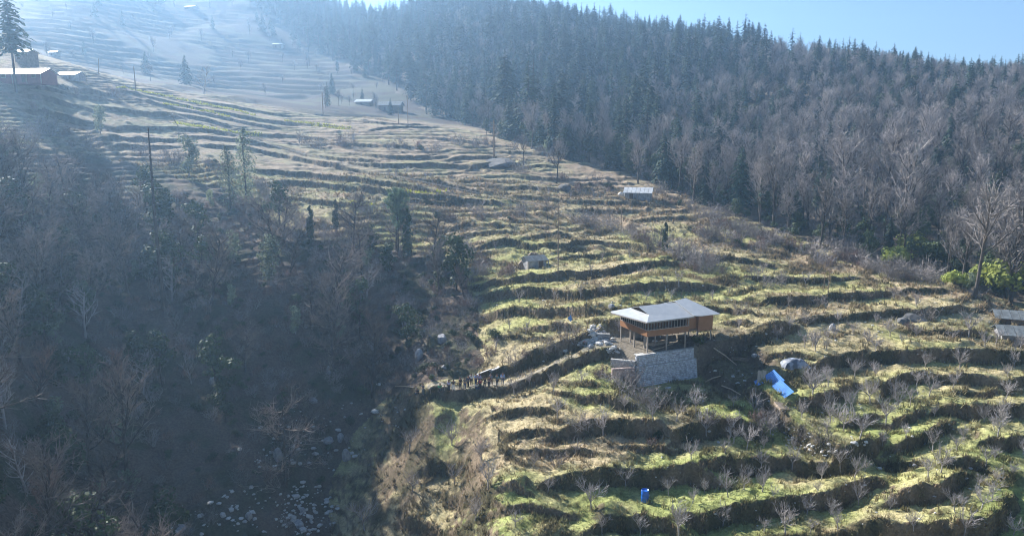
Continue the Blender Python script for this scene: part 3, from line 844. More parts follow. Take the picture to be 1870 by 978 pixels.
# -- the orchard: bare fruit trees where the photograph shows them: (column, row of the foot, height in pixels)
ORCH = [(1101,795,50),(1290,790,56),(1334,794,48),(1263,838,42),(1364,822,46),(1447,855,44),(1500,876,44),(1535,856,48),(1447+30,700+6,48),(1330,908,52),(1358,893,40),(1392,897,56),
 (1080,930,66),(1143,888,46),(1222,905,34),(1265,918,30),(825,812,52),(748,826,54),(880,838,46),(830,886,44),(892,892,60),(868,948,50),(666,968,62),(753,896,46),(1018,765,40),(1235,768,44),(1240,976,74),(1434,976,60),
 (1405+115,862,1),(1696,877,46),(1718,862,52),(1612,813,34),(1570,800,52),(1540,786,60),(1617,774,52),(1568,922,46),(1625,930,34),(1744,934,46),(1791,930,56),(1812,914,40),(1760,978,56),
 (1484,720,54),(1512,706,36),(1632,724,40),(1672,707,32),(1752,674,38),(1690,670,34),(1558,612,28),(1625,614,38),(1768,616,48),(1673,562,28),(1488,640,44),(1470,636,34),(1590,735,50),(1560,690,36),(1740,710,36),(1797,770,38),
 (1655,800,28),(1850,868,30),(1830,760,34),(1868,830,30),(1706,760,28),(1800,850,38),(1820,880,34),(940,722,38),(966,704,30),(1010,716,44),(1060,704,30),(1140,748,36),(1178,736,28),(1050,830,30),(975,850,34),(1170,975,44),(940,960,40),(1000,900,34),
 (1580,860,26),(1668,965,40),(1530,968,44),(1850,976,44),(1100,975,40),(1320,960,44),(1390,852,40),(1340,742,26),(1420,620,28),(1440,604,26),(1530,590,24),(1600,590,22)]
for i, (u, v, h) in enumerate(ORCH):
    if h < 5: continue
    side = 'above the boulder gully' if u < 900 else ('on the lower terraces in front of the blue barrel' if v > 920 else ('on the terrace bank below the stilted house' if u < 1420 else ('on the grassy terraces right of the blue sheets' if v > 640 else 'on the upper terraces near the stone huts')))
    lab_ = None; h_w = 'tall' if h > 50 else ('small' if h < 36 else 'medium')
    put_px(FRUIT[i % 5], u, v, h * 1.02, 3.3, label='%s leafless fruit tree %s' % (h_w, near_to(hit(u, v))), cat='tree', group='leafless fruit trees of the orchard', tilt=.06)
R_o = random.Random(19); n_o = 0
for t_ in range(4000):
    if n_o >= 58: break
    u, v = R_o.uniform(1180, 1870), R_o.uniform(610, 975)
    if u < 1480 and v < 740: continue
    p = hit(u, v); j = min(max(int(np.searchsorted(AZ, math.atan2(p.x, p.y))), 0), len(AZ) - 1); i = min(max(int(np.searchsorted(LR, math.log(math.hypot(p.x, p.y)))), 0), len(LR) - 1)
    if riser[i, j] > .3 or slope[i, j] > .45 or any((a - p.x) ** 2 + (b - p.y) ** 2 < 3.2 for a, b in PLACED): continue
    if abs(u - 1177) < 60 and abs(v - 905) < 60: continue
    h = R_o.uniform(24, 50) * (1 if v > 720 else .75); n_o += 1
    put_px(FRUIT[n_o % 5], u, v, h, 3.3, label='%s leafless fruit tree %s' % ('tall' if h > 42 else 'small' if h < 32 else 'medium', near_to(p)), cat='tree', group='leafless fruit trees of the orchard', tilt=.1)
# rows of small pruned saplings on the middle fields
SAPS = [(708,322,14),(723,324,14),(740,321,16),(753,322,14),(778,329,14),(790,331,14),(765,345,12),(788,347,12),(803,345,12),(832,352,12),(966,350,12),(985,354,12),(1003,356,12),(1043,362,12),(1070,355,12),(1085,356,12),
 (905,455,14),(1240,520,24),(1215,524,20),(1100,540,20),(1180,548,18),(1060,545,22),(1012,552,20),(948,552,22),(1225,545,18),(1470,520,22),(1330,540,16),(1400,520,18),(1300,548,16),(1150,470,18),(1080,500,18),(1170,505,18),(1100,478,16),(1392,498,18),(1440,560,18),(1350,600,20),(880,380,16),(920,385,16),(855,385,14),(1130,605,20),(905,640,22),(930,600,18),(960,610,22),(1020,600,18)]
for u, v, h in SAPS:
    put_px(SAPLING, u, v, h * 1.15, 1.9, label='slender leafless sapling ' + near_to(hit(u, v)), cat='tree', group='saplings on the middle terraces')

# ------------------------------------------------------------------ woods
def project(x, y, z):
    y2 = y * c_ - z * s_; z2 = y * s_ + z * c_
    return CU + F_PX * x / y2, CV - F_PX * z2 / y2
def far_enough(x, y, d):
    for a, b in PLACED[-900:]:
        if (a - x) ** 2 + (b - y) ** 2 < d * d: return False
    return True
def mask_at(mask, x, y):
    j = min(max(int(np.searchsorted(AZ, math.atan2(x, y))), 0), len(AZ) - 1); i = min(max(int(np.searchsorted(LR, math.log(math.hypot(x, y)))), 0), len(LR) - 1)
    return mask[i, j]

# big trees standing by themselves: (kind, column, row of the foot, height px, own height, label)
SOLO = [
 (HIGH, 30, 168, 172, 24, 'very tall conifer with a bare lower trunk beside the red walled house'),
 (SNAG, 300, 565, 330, 20, 'tall thin conifer trunk rising out of the shaded gully wood'),
 (PALE, 372, 172, 54, 10, 'round leafless tree on the ridge above the yellow crop strips'),
 (POPLAR, 422, 385, 118, 11, 'leafy columnar tree, the shorter one of the pair at the gully rim'),
 (POPLAR, 450, 372, 136, 11, 'leafy columnar tree, the taller one of the pair at the gully rim'),
 (SILVER, 345, 322, 76, 7, 'pale leaved open tree on the rim above the gully wood'),
 (SILVER, 182, 244, 52, 7, 'small silvery tree on the brown terraces near the upper house'),
 (PINE, 727, 466, 112, 9.5, 'fluffy light green pine on the rim between gully and fields'),
 (IVY, 745, 470, 90, 7, 'narrow green tree close beside the fluffy pine'),
 (OAK[1], 710, 500, 60, 9, 'dark evergreen at the foot of the fluffy pine'),
 (IVY, 568, 440, 66, 7, 'narrow ivy covered trunk left of the forked one on the rim'),
 (IVY, 614, 424, 60, 7, 'ivy covered trunk with a tufted top on the grassy rim'),
 (SILVER, 492, 520, 96, 7, 'large silvery evergreen with sunlit top in the gully wood'),
 (SILVER, 425, 480, 62, 7, 'light green feathery tree in the gully wood'),
 (SILVER, 422, 560, 44, 7, 'small tree with a bright white lit top in the gully wood'),
 (OAK[0], 160, 720, 100, 9, 'broad dark evergreen with glinting top leaves low in the gully'),
 (PALE, 156, 615, 110, 10, 'pale leafless tree with sideways branches in the gully wood'),
 (PALE, 262, 720, 90, 10, 'spreading leafless tree low in the gully beside the dark evergreen'),
 (PALE, 350, 700, 70, 10, 'sunlit yellowish leafless tree in the middle of the gully'),
 (BARE[0], 802, 540, 100, 13, 'leafless tree with fine fan of twigs on the gully edge'),
 (RUSSET, 848, 545, 60, 9, 'reddish leafless tree on the brown bank above the people'),
 (BARE[3], 957, 305, 56, 13, 'leafless tree standing alone on the far end of the terraces'),
 (BARE[1], 1016, 335, 78, 13, 'tall leafless tree on the dark bank before the forest'),
 (IVY, 1214, 460, 56, 7, 'narrow evergreen column among the brown scrub in mid field'),
 (BARE[3], 1000, 402, 42, 13, 'small dense leafless tree above the shaded hedge'),
 (CONE[3], 1350, 385, 118, 22, 'dark shaggy conifer at the forest edge beside the scrub'),
 (CONE[0], 1130, 290, 110, 22, 'dark pointed conifer behind the lone shed'),
 (CONE[1], 1198, 280, 112, 22, 'broad conifer next to the palm like dead top'),
 (LANKY, 1180, 290, 118, 24, 'thin bare trunk with a flat tuft on top in front of the forest'),
 (CONE[2], 1012, 235, 75, 22, 'slim dark conifer rising from the hazy valley wood'),
 (CONE[2], 893, 190, 90, 22, 'tall hazy conifer at the mouth of the valley'),
 (LANKY, 1524, 105, 52, 24, 'tallest ragged conifer on the right part of the skyline'),
 (CONE[2], 1786, 122, 48, 22, 'conifer with layered boughs near the right end of the skyline'),
 (OAK[0], 1655, 195, 56, 9, 'large round evergreen with sunlit crown on the wooded slope'),
 (BARE[2], 1412, 415, 138, 13, 'large leafless forest tree with forked trunk at the field edge'),
 (BARE[0], 1498, 452, 120, 13, 'leafless tree with knotty trunk at the wood edge'),
 (BARE[1], 1540, 400, 150, 13, 'tall straight leafless tree inside the wood edge'),
 (BARE[2], 1605, 410, 170, 13, 'slender ivy streaked leafless tree in the wood'),
 (BARE[0], 1645, 445, 175, 13, 'broad leafless tree among evergreens'),
 (BARE[3], 1778, 545, 205, 13, 'largest dark leafless tree at the right edge of the fields'),
 (BARE[2], 1846, 560, 230, 13, 'tall moss topped leafless tree at the right border'),
 (BARE[1], 1240, 350, 100, 13, 'leafless tree just behind the lone shed'),
 (BARE[0], 1165, 335, 78, 13, 'leafless tree left of the lone shed'),
 (BARE[2], 1266, 368, 108, 13, 'leafless tree with a tufted ball in its top'),
 (LIME, 1672, 478, 56, 5, 'bright yellow green bush at the lower edge of the wood'),
 (LIME, 1632, 486, 40, 5, 'yellowish bush left of the bright one at the wood edge'),
 (BUSH[0], 1710, 492, 60, 2.2, 'dark rounded bush right of the yellow green one'),
 (LIME, 1820, 540, 74, 5, 'tall light green bush at the right border of the wood'),
 (LIME, 1745, 525, 34, 5, 'small light green bush under the largest leafless tree'),
 (BUSH[1], 1275, 632, 26, 2.2, 'dark bush growing beside the stilts of the brown house'),
]
for k, u, v, h, bh, lab in SOLO:
    put_px(k, u, v, h, bh, label=lab, cat='bush' if 'bush' in lab.split(' at ')[0].split(' of ')[0].split(' in ')[0] else 'tree')

# brown scrub on the banks of the middle fields and along the wood edge
SCRUB = [(800,400),(825,405),(905,400),(935,402),(870,395),(1062,410),(1085,415),(1110,418),(1125,422),(950,395),(1165,440),(1185,450),(1240,465),(1262,475),(1290,490),(1320,500),(1250,490),(1300,400),(1330,420),(1350,425),(1375,432),(1400,440),
 (1310,440),(1340,445),(1280,430),(1370,455),(1420,520),(1400,525),(1440,450),(1470,465),(1500,480),(1530,470),(1560,480),(1590,492),(1620,505),(1650,510),(1690,515),(1380,505),(1430,515),(860,470),(880,500),(850,520),(870,560),(890,590),(905,620),(895,650),(842,465),
 (660,365),(730,395),(745,390),(680,392),(520,395),(510,380),(540,400),(560,415),(600,435),(640,440),(680,450),(490,375),(480,350),(1155,690),(1170,735),(1180,750),(1120,700),(1140,710),(1095,690),(1195,745),(1300,770),(1200,800),(1060,780),(1190,812),(1020,850),(1390,790),(1420,780),(1470,800),(1500,810),(1380,770),(960,650),(1000,640),(1040,625),(940,668),(1350,570),
 (770,275),(740,270),(720,268),(800,275),(640,262),(620,260),(840,265),(870,270),(900,262),(930,280),(960,315),(1030,330),(1060,345),(1090,340),(1110,350),(1210,355),(1240,372),(1260,380),(560,262),(575,270),(120,250),(90,240),(60,240),(60,262),(130,268),(175,270),(260,285),(300,295),(330,300),(380,300),(410,310),(140,175),(210,175),(80,205),(930,500),(1470,590),(1500,560),(1580,545),(1640,545),(1690,585),(1660,600)]
for i, (u, v) in enumerate(SCRUB):
    p = hit(u, v); n_b = (4 if (u > 1150 and v > 380) else 2) if p.y > 125 else 1
    for q in range(n_b):
        x, y = p.x + rnd.uniform(-3, 3) * (q > 0), p.y + rnd.uniform(-3, 3) * (q > 0)
        k = SHRUB[rnd.randint(0, 2)] if rnd.random() < .93 else BUSH[rnd.randint(0, 1)]
        zone = 'near the stilted house' if p.y < 110 else ('along the wood edge' if u > 1230 else ('on the gully rim' if u < 700 and v > 340 else ('on the far upper terraces' if p.y > 200 else 'on the banks of the middle fields')))
        leafy = k.name == 'leafy_shrub'
        k.put((x, y, ground(x, y)), rnd.uniform(.9, 1.9) * ((1.35 if p.y > 125 else .9) if k.name != 'leafy_shrub' else .55), label='%s shrub %s' % ('dark green' if leafy else 'twiggy brown', near_to((x, y, ground(x, y)))), cat='shrub', group='%s shrubs of the fields' % ('green' if leafy else 'brown'), sink=.1)

# scatter of wood trees: nearest ones single, the remainder as one mass per kind
def scatter(n, az0, az1, r0, r1, test, dmin, R):
    out = []; tries = 0
    cell = {}
    while len(out) < n and tries < n * 30:
        tries += 1
        az = math.radians(R.uniform(az0, az1)); r = math.sqrt(R.uniform(r0 * r0, r1 * r1)); x, y = r * math.sin(az), r * math.cos(az)
        if not test(x, y, r): continue
        key = (int(x // dmin), int(y // dmin))
        if any((a - x) ** 2 + (b - y) ** 2 < dmin * dmin for i in (-1, 0, 1) for j in (-1, 0, 1) for a, b in cell.get((key[0] + i, key[1] + j), ())): continue
        cell.setdefault(key, []).append((x, y)); out.append((x, y, ground(x, y)))
    return out
def mass(name, kind, pts, s0, s1, seed, label=None, cat=None):
    """one object that repeats a tree mesh over many points"""
    if not pts: return
    R = np.random.RandomState(seed); n = len(pts)
    me = bpy.data.meshes.new(name); me.from_pydata([tuple(p) for p in pts], [], [])
    a = me.attributes.new('size', 'FLOAT', 'POINT'); a.data.foreach_set('value', R.uniform(s0, s1, n).astype(np.float32))
    b = me.attributes.new('turn', 'FLOAT_VECTOR', 'POINT'); t = np.zeros((n, 3), np.float32); t[:, 2] = R.uniform(0, 6.28, n); b.data.foreach_set('vector', t.ravel())
    o = link(name, me)
    src = bpy.data.objects.new(kind.name + '_source', kind.j)      # holds the shape only, not part of the scene
    ng = bpy.data.node_groups.new(name + '_spread', 'GeometryNodeTree')
    ng.interface.new_socket('Geometry', in_out='INPUT', socket_type='NodeSocketGeometry'); ng.interface.new_socket('Geometry', in_out='OUTPUT', socket_type='NodeSocketGeometry')
    N = ng.nodes; i = N.new('NodeGroupInput'); u = N.new('NodeGroupOutput'); oi = N.new('GeometryNodeObjectInfo'); oi.inputs[0].default_value = src
    ip = N.new('GeometryNodeInstanceOnPoints'); na = N.new('GeometryNodeInputNamedAttribute'); na.data_type = 'FLOAT'; na.inputs[0].default_value = 'size'
    nb = N.new('GeometryNodeInputNamedAttribute'); nb.data_type = 'FLOAT_VECTOR'; nb.inputs[0].default_value = 'turn'
    L = ng.links
    L.new(i.outputs[0], ip.inputs['Points']); L.new(oi.outputs['Geometry'], ip.inputs['Instance']); L.new(na.outputs['Attribute'], ip.inputs['Scale']); L.new(nb.outputs['Attribute'], ip.inputs['Rotation']); L.new(ip.outputs[0], u.inputs[0])
    md = o.modifiers.new('spread', 'NODES'); md.node_group = ng
    return tag(o, label, cat, None, 'stuff')

def uv_of(x, y): return project(x, y, ground(x, y))
Rw = random.Random(5)
def in_wood(x, y, r): return mask_at(wood_r, x, y) > .5
def conifer_zone(x, y, r):
    if not in_wood(x, y, r): return False
    u, v = uv_of(x, y); w = float(fbm(np.array(x), np.array(y), 90, 301, 2))
    if r < 230: return Rw.random() < .07
    if float(fbm(np.array(x), np.array(y), 38, 305, 2)) < -.22: return Rw.random() < .15
    if u < 1000: return Rw.random() < .9
    cut = 245 - (u - 1000) * 0.06            # conifers stand above this row, leafless trees below
    p = 1.0 if v < cut - 20 else (.38 if u < 1350 else .18)
    if u > 1640: p = .5 if v > 150 else .3
    return Rw.random() < p * (.9 + w)
def bare_zone(x, y, r):
    if not in_wood(x, y, r): return False
    u, v = uv_of(x, y); w = float(fbm(np.array(x), np.array(y), 90, 301, 2))
    if u < 950: return Rw.random() < .15
    if v < 212 - max(0, u - 1400) * .12 and u < 1640: return Rw.random() < .07
    if v < 150: return Rw.random() < .45
    return Rw.random() < (1.0 if v > 190 else .5) * (.9 - w) * (.45 if u < 1380 and v > 235 else 1)
con = scatter(3600, -20, 37, 175, 860, conifer_zone, 6.3, Rw)
bar = scatter(1900, -6, 37, 150, 620, bare_zone, 6.6, Rw)
oak = scatter(1100, -2, 37, 145, 560, lambda x, y, r: in_wood(x, y, r) and Rw.random() < (.95 if r < 330 else .35), 6, Rw)
def seen_size(p, h):
    u, v = project(*p)
    return (h / p[1]) if (-60 < u < 1930 and v < 1000) else 0
def split(pts, n, h):
    pts = sorted(pts, key=lambda p: -seen_size(p, h)); return pts[:n], pts[n:]
def zone_word(p):
    u, v = project(*p)
    if v < 110: return 'high up near the skyline'
    if u < 1000: return 'in the blue hazy valley'
    if u < 1450: return 'in the middle of the wooded slope'
    return 'on the right part of the wooded slope'
one, rest = split(con, 240, 22)
for p in one:
    z = zone_word(p); far = p[1] > 260
    k = CONE[Rw.randint(0, 3)] if Rw.random() < .72 else (LANKY if Rw.random() < .5 else HIGH)
    u_, v_ = project(*p); k.put(p, Rw.choice((.5, .7, .85, 1.0, 1.2)) * Rw.uniform(.85, 1.15) * (.75 if p[1] < 260 else 1) * (1 - .4 * min(1, max(0, (u_ - 1200) / 350))), parts=not far, label='dark pointed conifer ' + near_to(p), group='conifers of the wooded slope', sink=.5)
east = [p for p in rest if project(*p)[0] > 1480]; rest = [p for p in rest if project(*p)[0] <= 1480 - 220 * Rw.random()]
for q in range(3): mass('conifer_forest', (CONE[1], LANKY, CONE[3])[q], east[q::3], .4, .9, 440 + q, 'smaller ragged conifers on the right end of the far slope', 'forest')
for q in range(6): mass('conifer_forest', (CONE + [LANKY, HIGH])[q], rest[q::6], .5, 1.2, 400 + q, 'hazy dark conifer forest covering the far slope', 'forest')
one, rest = split(bar, 110, 13)
for p in one:
    z = zone_word(p); far = p[1] > 230
    k = BARE[Rw.randint(0, 3)]
    k.put(p, Rw.uniform(.8, 1.35) * (.85 if p[1] < 200 else 1), parts=not far, label='greyish leafless tree ' + near_to(p), group='leafless trees of the wooded slope', sink=.4)
for q in range(4): mass('leafless_forest', BARE[q], rest[q::4], .65, 1.15, 410 + q, 'grey brown leafless forest covering the far slope', 'forest')
one, rest = split(oak, 200, 9)
for p in one:
    z = zone_word(p); far = p[1] > 220
    q_ = Rw.random(); k = SILVER if q_ < .2 else OAK[Rw.randint(0, 2)]
    k.put(p, Rw.uniform(.5, 1.05) * (.85 if p[1] < 200 else 1.1), parts=not far, label=('rounded silvery green tree ' if q_ < .2 else 'rounded dark green evergreen tree ') + near_to(p), group='evergreens of the wooded slope', sink=.3)
mass('evergreen_thicket', OAK[0], rest, .5, 1.1, 421, 'rounded evergreen trees between the conifers of the far slope', 'forest')

# the shaded gully wood at the left
def in_gully(x, y, r): return mask_at(gully, x, y) > .5
def hides_solo(u, v):
    return any(abs(u - a[1]) < a[3] * .38 + 8 and a[2] - 6 < v < a[2] + 130 for a in SOLO)
def tree_part(x, y, r):
    if not in_gully(x, y, r): return False
    u, v = uv_of(x, y)
    if hides_solo(u, v): return False
    if u > 440 and v > 690: return Rw.random() < .04
    if u > 260 and v > 790: return Rw.random() < .04
    if u > 700 and v > 560: return Rw.random() < .12
    if u > 440: return True
    return v < 1150
gt = scatter(290, -50, -3, 62, 172, tree_part, 3.0, Rw)
for p in gt:
    q = Rw.random(); low = p[1] < 105
    z = 'near the bottom of the shaded gully' if low else 'on the upper side of the shaded gully'
    if q < .40:
        k = GBARE[Rw.randint(0, 3)]; k.put(p, Rw.uniform(.6, 1.2), label='leafless grey tree ' + near_to(p), group='leafless trees of the gully wood', sink=.3, tilt=.08)
    elif q < .50:
        RUSSET.put(p, Rw.uniform(.6, 1.05), label='reddish brown leafless tree ' + near_to(p), group='russet trees of the gully wood', sink=.3, tilt=.08)
    elif q < .60:
        PALE.put(p, Rw.uniform(.5, .95), label='pale leafless tree with spreading branches ' + near_to(p), group='pale trees of the gully wood', sink=.3, tilt=.1)
    elif q < .86:
        OAK[Rw.randint(0, 2)].put(p, Rw.uniform(.5, 1.2), label='dark leafy evergreen ' + near_to(p), group='evergreens of the gully wood', sink=.3)
    else:
        SILVER.put(p, Rw.uniform(.5, .8), label='silvery leaved tree ' + near_to(p), group='silvery trees of the gully wood', sink=.3)
gs = scatter(1500, -50, -1, 60, 175, lambda x, y, r: in_gully(x, y, r) and (uv_of(x, y)[1] < 720 or Rw.random() < .35), 1.2, Rw)
mass('undergrowth', SHRUB[0], gs[0::3], .7, 1.5, 431, 'tangled brown undergrowth on the gully side', 'undergrowth')
mass('undergrowth', SHRUB[1], gs[1::3], .7, 1.5, 432, 'russet brambles on the gully side', 'undergrowth')
mass('undergrowth', BUSH[0], gs[2::3], .3, .8, 433, 'small dark green bushes on the gully side', 'undergrowth')
es = scatter(1500, -4, 37, 118, 300, in_wood, 1.8, Rw)
mass('undergrowth', SHRUB[2], es[0::2], .8, 1.6, 434, 'brown brush on the floor of the leafless wood', 'undergrowth')
mass('undergrowth', BUSH[1], es[1::2], .5, 1.2, 435, 'green bushes on the floor of the leafless wood', 'undergrowth')
# trees on the hillside far behind
ft = scatter(95, -37, -5, 330, 760, lambda x, y, r: mask_at(wood_r, x, y) < .5 and (Rw.random() < .3 or mask_at(wood_r, x + 45, y) > .5), 8, Rw)
for p in ft:
    (CONE[Rw.randint(0, 3)] if Rw.random() < .25 else BARE[Rw.randint(0, 3)]).put(p, Rw.uniform(.3, .7), parts=False, label='hazy hillside tree ' + near_to(p), group='trees on the distant hillside', sink=.3)

# ------------------------------------------------------------------ grass and dry weeds
def grass_patch(name, n, zone_fn, hmin, hmax, seed, label, mcol, blades=5):
    R = np.random.RandomState(seed)
    az = np.radians(R.uniform(-36, 36, n * 6)); r = np.exp(R.uniform(math.log(58), math.log(200), n * 6))
    keep = R.rand(n * 6) < (r / 200.0) ** .6
    az, r = az[keep], r[keep]; x, y = r * np.sin(az), r * np.cos(az)
    j = np.clip(np.searchsorted(AZ, az), 0, len(AZ) - 1); i = np.clip(np.searchsorted(LR, np.log(r)), 0, len(LR) - 1)
    w = zone_fn(i, j); k = R.rand(len(w)) < w
    x, y, i, j = x[k][:n], y[k][:n], i[k][:n], j[k][:n]
    z = terrain_lookup(x, y); m_ = len(x)
    T = np.zeros((m_, blades, 3, 3)); h = R.uniform(hmin, hmax, (m_, blades)) * (1 + (np.hypot(x, y)[:, None] / 140.0))
    ph = R.uniform(0, 6.28, (m_, blades)); ln = R.uniform(.2, .9, (m_, blades)); q = R.uniform(0, .3, (m_, blades)); pq = R.uniform(0, 6.28, (m_, blades))
    bx = x[:, None] + np.cos(pq) * q; by = y[:, None] + np.sin(pq) * q
    w_ = h * .16
    T[..., 0, 0] = bx - np.sin(ph) * w_; T[..., 0, 1] = by + np.cos(ph) * w_; T[..., 1, 0] = bx + np.sin(ph) * w_; T[..., 1, 1] = by - np.cos(ph) * w_
    T[..., 0, 2] = T[..., 1, 2] = z[:, None] - .03
    T[..., 2, 0] = bx + np.cos(ph) * ln * h; T[..., 2, 1] = by + np.sin(ph) * ln * h; T[..., 2, 2] = z[:, None] + h
    base = col[i, j] * 0.5 + np.array(mcol) * 0.5
    cc = np.repeat(base, blades, 0) * R.uniform(.75, 1.25, (m_ * blades, 1))
    m, nt, b = new_mat(name + '_blades'); a = nt.nodes.new('ShaderNodeAttribute'); a.attribute_name = 'cover'
    b.inputs['Roughness'].default_value = .8; b.inputs['Specular IOR Level'].default_value = .2
    nt.links.new(a.outputs['Color'], b.inputs['Base Color'])
    tl = nt.nodes.new('ShaderNodeBsdfTranslucent'); ms = nt.nodes.new('ShaderNodeMixShader'); ms.inputs[0].default_value = .3
    nt.links.new(a.outputs['Color'], tl.inputs['Color']); nt.links.new(b.outputs[0], ms.inputs[1]); nt.links.new(tl.outputs[0], ms.inputs[2]); nt.links.new(ms.outputs[0], nt.nodes['Material Output'].inputs['Surface'])
    me = tri_soup(name, T.reshape(-1, 3, 3), m, cc)
    return tag(link(name, me), label, 'grass', None, 'stuff')
field = (1 - gully) * (1 - wood_r) * (GR < 330)
grass_patch('grass_tufts', 48000, lambda i, j: (field * (0.3 + .75 * np.clip(riser, 0, 1)) * (1 - dirt) * (1 - path_m))[i, j], .06, .15, 601, 'tufts of short grass over the terraces', (.27, .27, .11))
grass_patch('dry_weeds', 26000, lambda i, j: (field * (0.01 + np.clip(riser, 0, 1) + .15 * dry) * (1 - dirt) * (1 - path_m))[i, j], .14, .36, 602, 'tall dry weeds hanging on the terrace banks', (.23, .17, .10))
clump = sstep(.25, .6, fbm(GX, GY, 2.6, 63, 3))
grass_patch('weed_clumps', 9000, lambda i, j: (field * clump * (1 - dirt) * (1 - path_m))[i, j], .18, .42, 603, 'scattered clumps of brown and olive weeds on the terraces', (.13, .11, .06), 9)
# ------------------------------------------------------------------ built things and stones
M['tin_roof'] = mat('painted_sheet_roof', (.52, .52, .515), .42, (.45, .455, .46), 1.5, metal=.25, spec=.5)
M['tin_white'] = mat('white_sheet_roof', (.66, .66, .65), .45, (.50, .50, .50), 1.0, spec=.5)
M['ply'] = mat('brown_plywood', (.33, .155, .07), .6, (.28, .13, .055), 1.2)
M['post'] = mat('grey_timber', (.42, .36, .31), .8, (.30, .25, .21), 6.0)
M['wood'] = mat('weathered_boards', (.30, .22, .15), .85, (.16, .12, .09), 5.0)
M['wood_pale'] = mat('fresh_planks', (.55, .42, .30), .8, (.40, .30, .21), 5.0)
M['stone'] = mat('grey_stone', (.42, .41, .41), .9, (.22, .22, .235), 2.5, bump=.6)
M['stone_white'] = mat('pale_stone', (.62, .60, .57), .9, (.40, .39, .38), 2.5, bump=.6)
M['stone_wall'] = mat('wall_stones', (.66, .67, .71), .9, (.30, .31, .34), 2.6, bump=.4, lo=.35, hi=.62)
M['mortar'] = mat('cement_mortar', (.50, .48, .45), .95, (.34, .32, .30), 4.0, bump=.3)
M['rubble_pink'] = mat('reddish_stones', (.46, .36, .32), .95, (.27, .20, .18), 3.0, bump=.5)
M['dark_in'] = mat('dark_interior_boards', (.17, .11, .075), .9, (.10, .065, .045), 2.0)
M['red_wall'] = mat('faded_red_wall', (.26, .10, .10), .8, (.20, .085, .09), 1.0)
M['mud_wall'] = mat('mud_wall', (.30, .26, .22), .95, (.20, .17, .15), 1.5)
M['blue_sheet'] = mat('blue_sheet', (.05, .19, .52), .35, (.10, .30, .66), 1.0, spec=.6)
M['blue_plastic'] = mat('blue_plastic', (.01, .13, .55), .35, (.01, .11, .50), 1.0, spec=.6)
M['tarp_grey'] = mat('grey_tarpaulin', (.33, .36, .42), .5, (.10, .115, .15), .9, lo=.45, hi=.55)
M['slate'] = mat('slate_roof', (.21, .23, .235), .85, (.12, .13, .135), 1.8, bump=.5)
M['cable'] = mat('aluminium_cable', (.22, .22, .23), .6)
M['cloth_pink'] = mat('pink_cloth', (.62, .30, .30), .8)

def slab(mb, pts, t, mi=0):
    P = np.array(pts, float); k = len(P); V = np.vstack([P, P - [0, 0, t]])
    mb.add(V, [tuple(range(k)), tuple(range(2 * k - 1, k - 1, -1))] + [(i, i + k, (i + 1) % k + k, (i + 1) % k) for i in range(k)], mi)

# --- the brown house on stilts
house = empty('stilted_house', HC, H_ANG)
tag(house, 'brown plywood house on stilts with a pale grey sheet roof above the stone wall', 'house')
mb = MB()
A, D, G, Fp, Br, Bl, B = (-.4, -.4, 4.15), (6.95, -.4, 4.18), (6.95, 3.4, 5.30), (.75, 3.4, 5.30), (1.0, 1.25, 4.62), (1.0, 5.6, 4.62), (-1.3, 6.7, 3.95)
slab(mb, [A, D, G, Fp, Br], .05); slab(mb, [A, Br, Bl, B], .05); slab(mb, [B, Bl, Fp, G, (6.95, 7.3, 4.15), (-1.0, 7.3, 3.95)], .05)
mb.build('roof', M['tin_roof'], house)
mb = MB(); slab(mb, [(6.75, -.52, 4.32), (7.7, -.75, 4.24), (11.2, -.35, 4.10), (9.0, 4.2, 5.52), (6.75, 3.6, 5.46)], .06)
slab(mb, [(11.2, -.35, 4.10), (11.2, 7.3, 4.15), (9.0, 4.2, 5.52)], .06); slab(mb, [(6.75, 3.6, 5.46), (9.0, 4.2, 5.52), (11.2, 7.3, 4.15), (6.75, 7.3, 4.2)], .06)
mb.build('roof_wing', M['tin_roof'], house)
mb = MB(); slab(mb, [(1.25, 1.4, 4.58), (1.25, 5.45, 4.58), (1.25, 3.42, 5.22)], .02); mb.add([(1.24, 1.4, 4.6), (1.24, 5.45, 4.6), (1.24, 3.42, 5.22)], [(0, 1, 2)])
mb.build('roof_gable', M['dark_in'], house)
for x0, y0, x1, y1, z0, z1 in ((-.4, -.42, 6.9, -.42, 4.15, 4.18), (-.4, -.42, -1.3, 6.7, 4.15, 3.95)):
    mb = MB(); d_ = np.array([x1 - x0, y1 - y0]); n_2 = np.array([-d_[1], d_[0]]) / np.hypot(*d_) * .02
    slab(mb, [(x0 - n_2[0], y0 - n_2[1], z0 - .055), (x1 - n_2[0], y1 - n_2[1], z1 - .055), (x1 + n_2[0], y1 + n_2[1], z1 - .055), (x0 + n_2[0], y0 + n_2[1], z0 - .055)], .13); mb.build('fascia', M['post'], house)
def wall_piece(name, m, *b):
    mb = MB(); mb.box(*b); return mb.build(name, m, house)
for b in ((0, 2.1), (2.12, 4.22), (4.24, 6.4)): wall_piece('wall_panel', M['ply'], b[0], b[1], -.04, 0.0, 2.10, 2.98)
for b in ((.02, 2.1), (2.12, 4.22), (4.24, 6.4)): wall_piece('wall_panel', M['ply'], -.04, 0.0, b[0], b[1], 2.10, 2.98)
wall_piece('wall_panel', M['ply'], 6.42, 7.83, .35, .39, 2.12, 4.16)
wall_piece('side_room', M['ply'], 7.85, 10.2, -.12, 3.2, 2.02, 4.12)
wall_piece('floor', M['wood'], 0.02, 7.8, 0.02, 6.4, 2.12, 2.26)
wall_piece('inner_wall', M['dark_in'], .05, 7.8, 6.3, 6.38, 2.27, 4.2)
wall_piece('inner_wall', M['dark_in'], 6.3, 6.38, .4, 6.28, 2.27, 4.2)
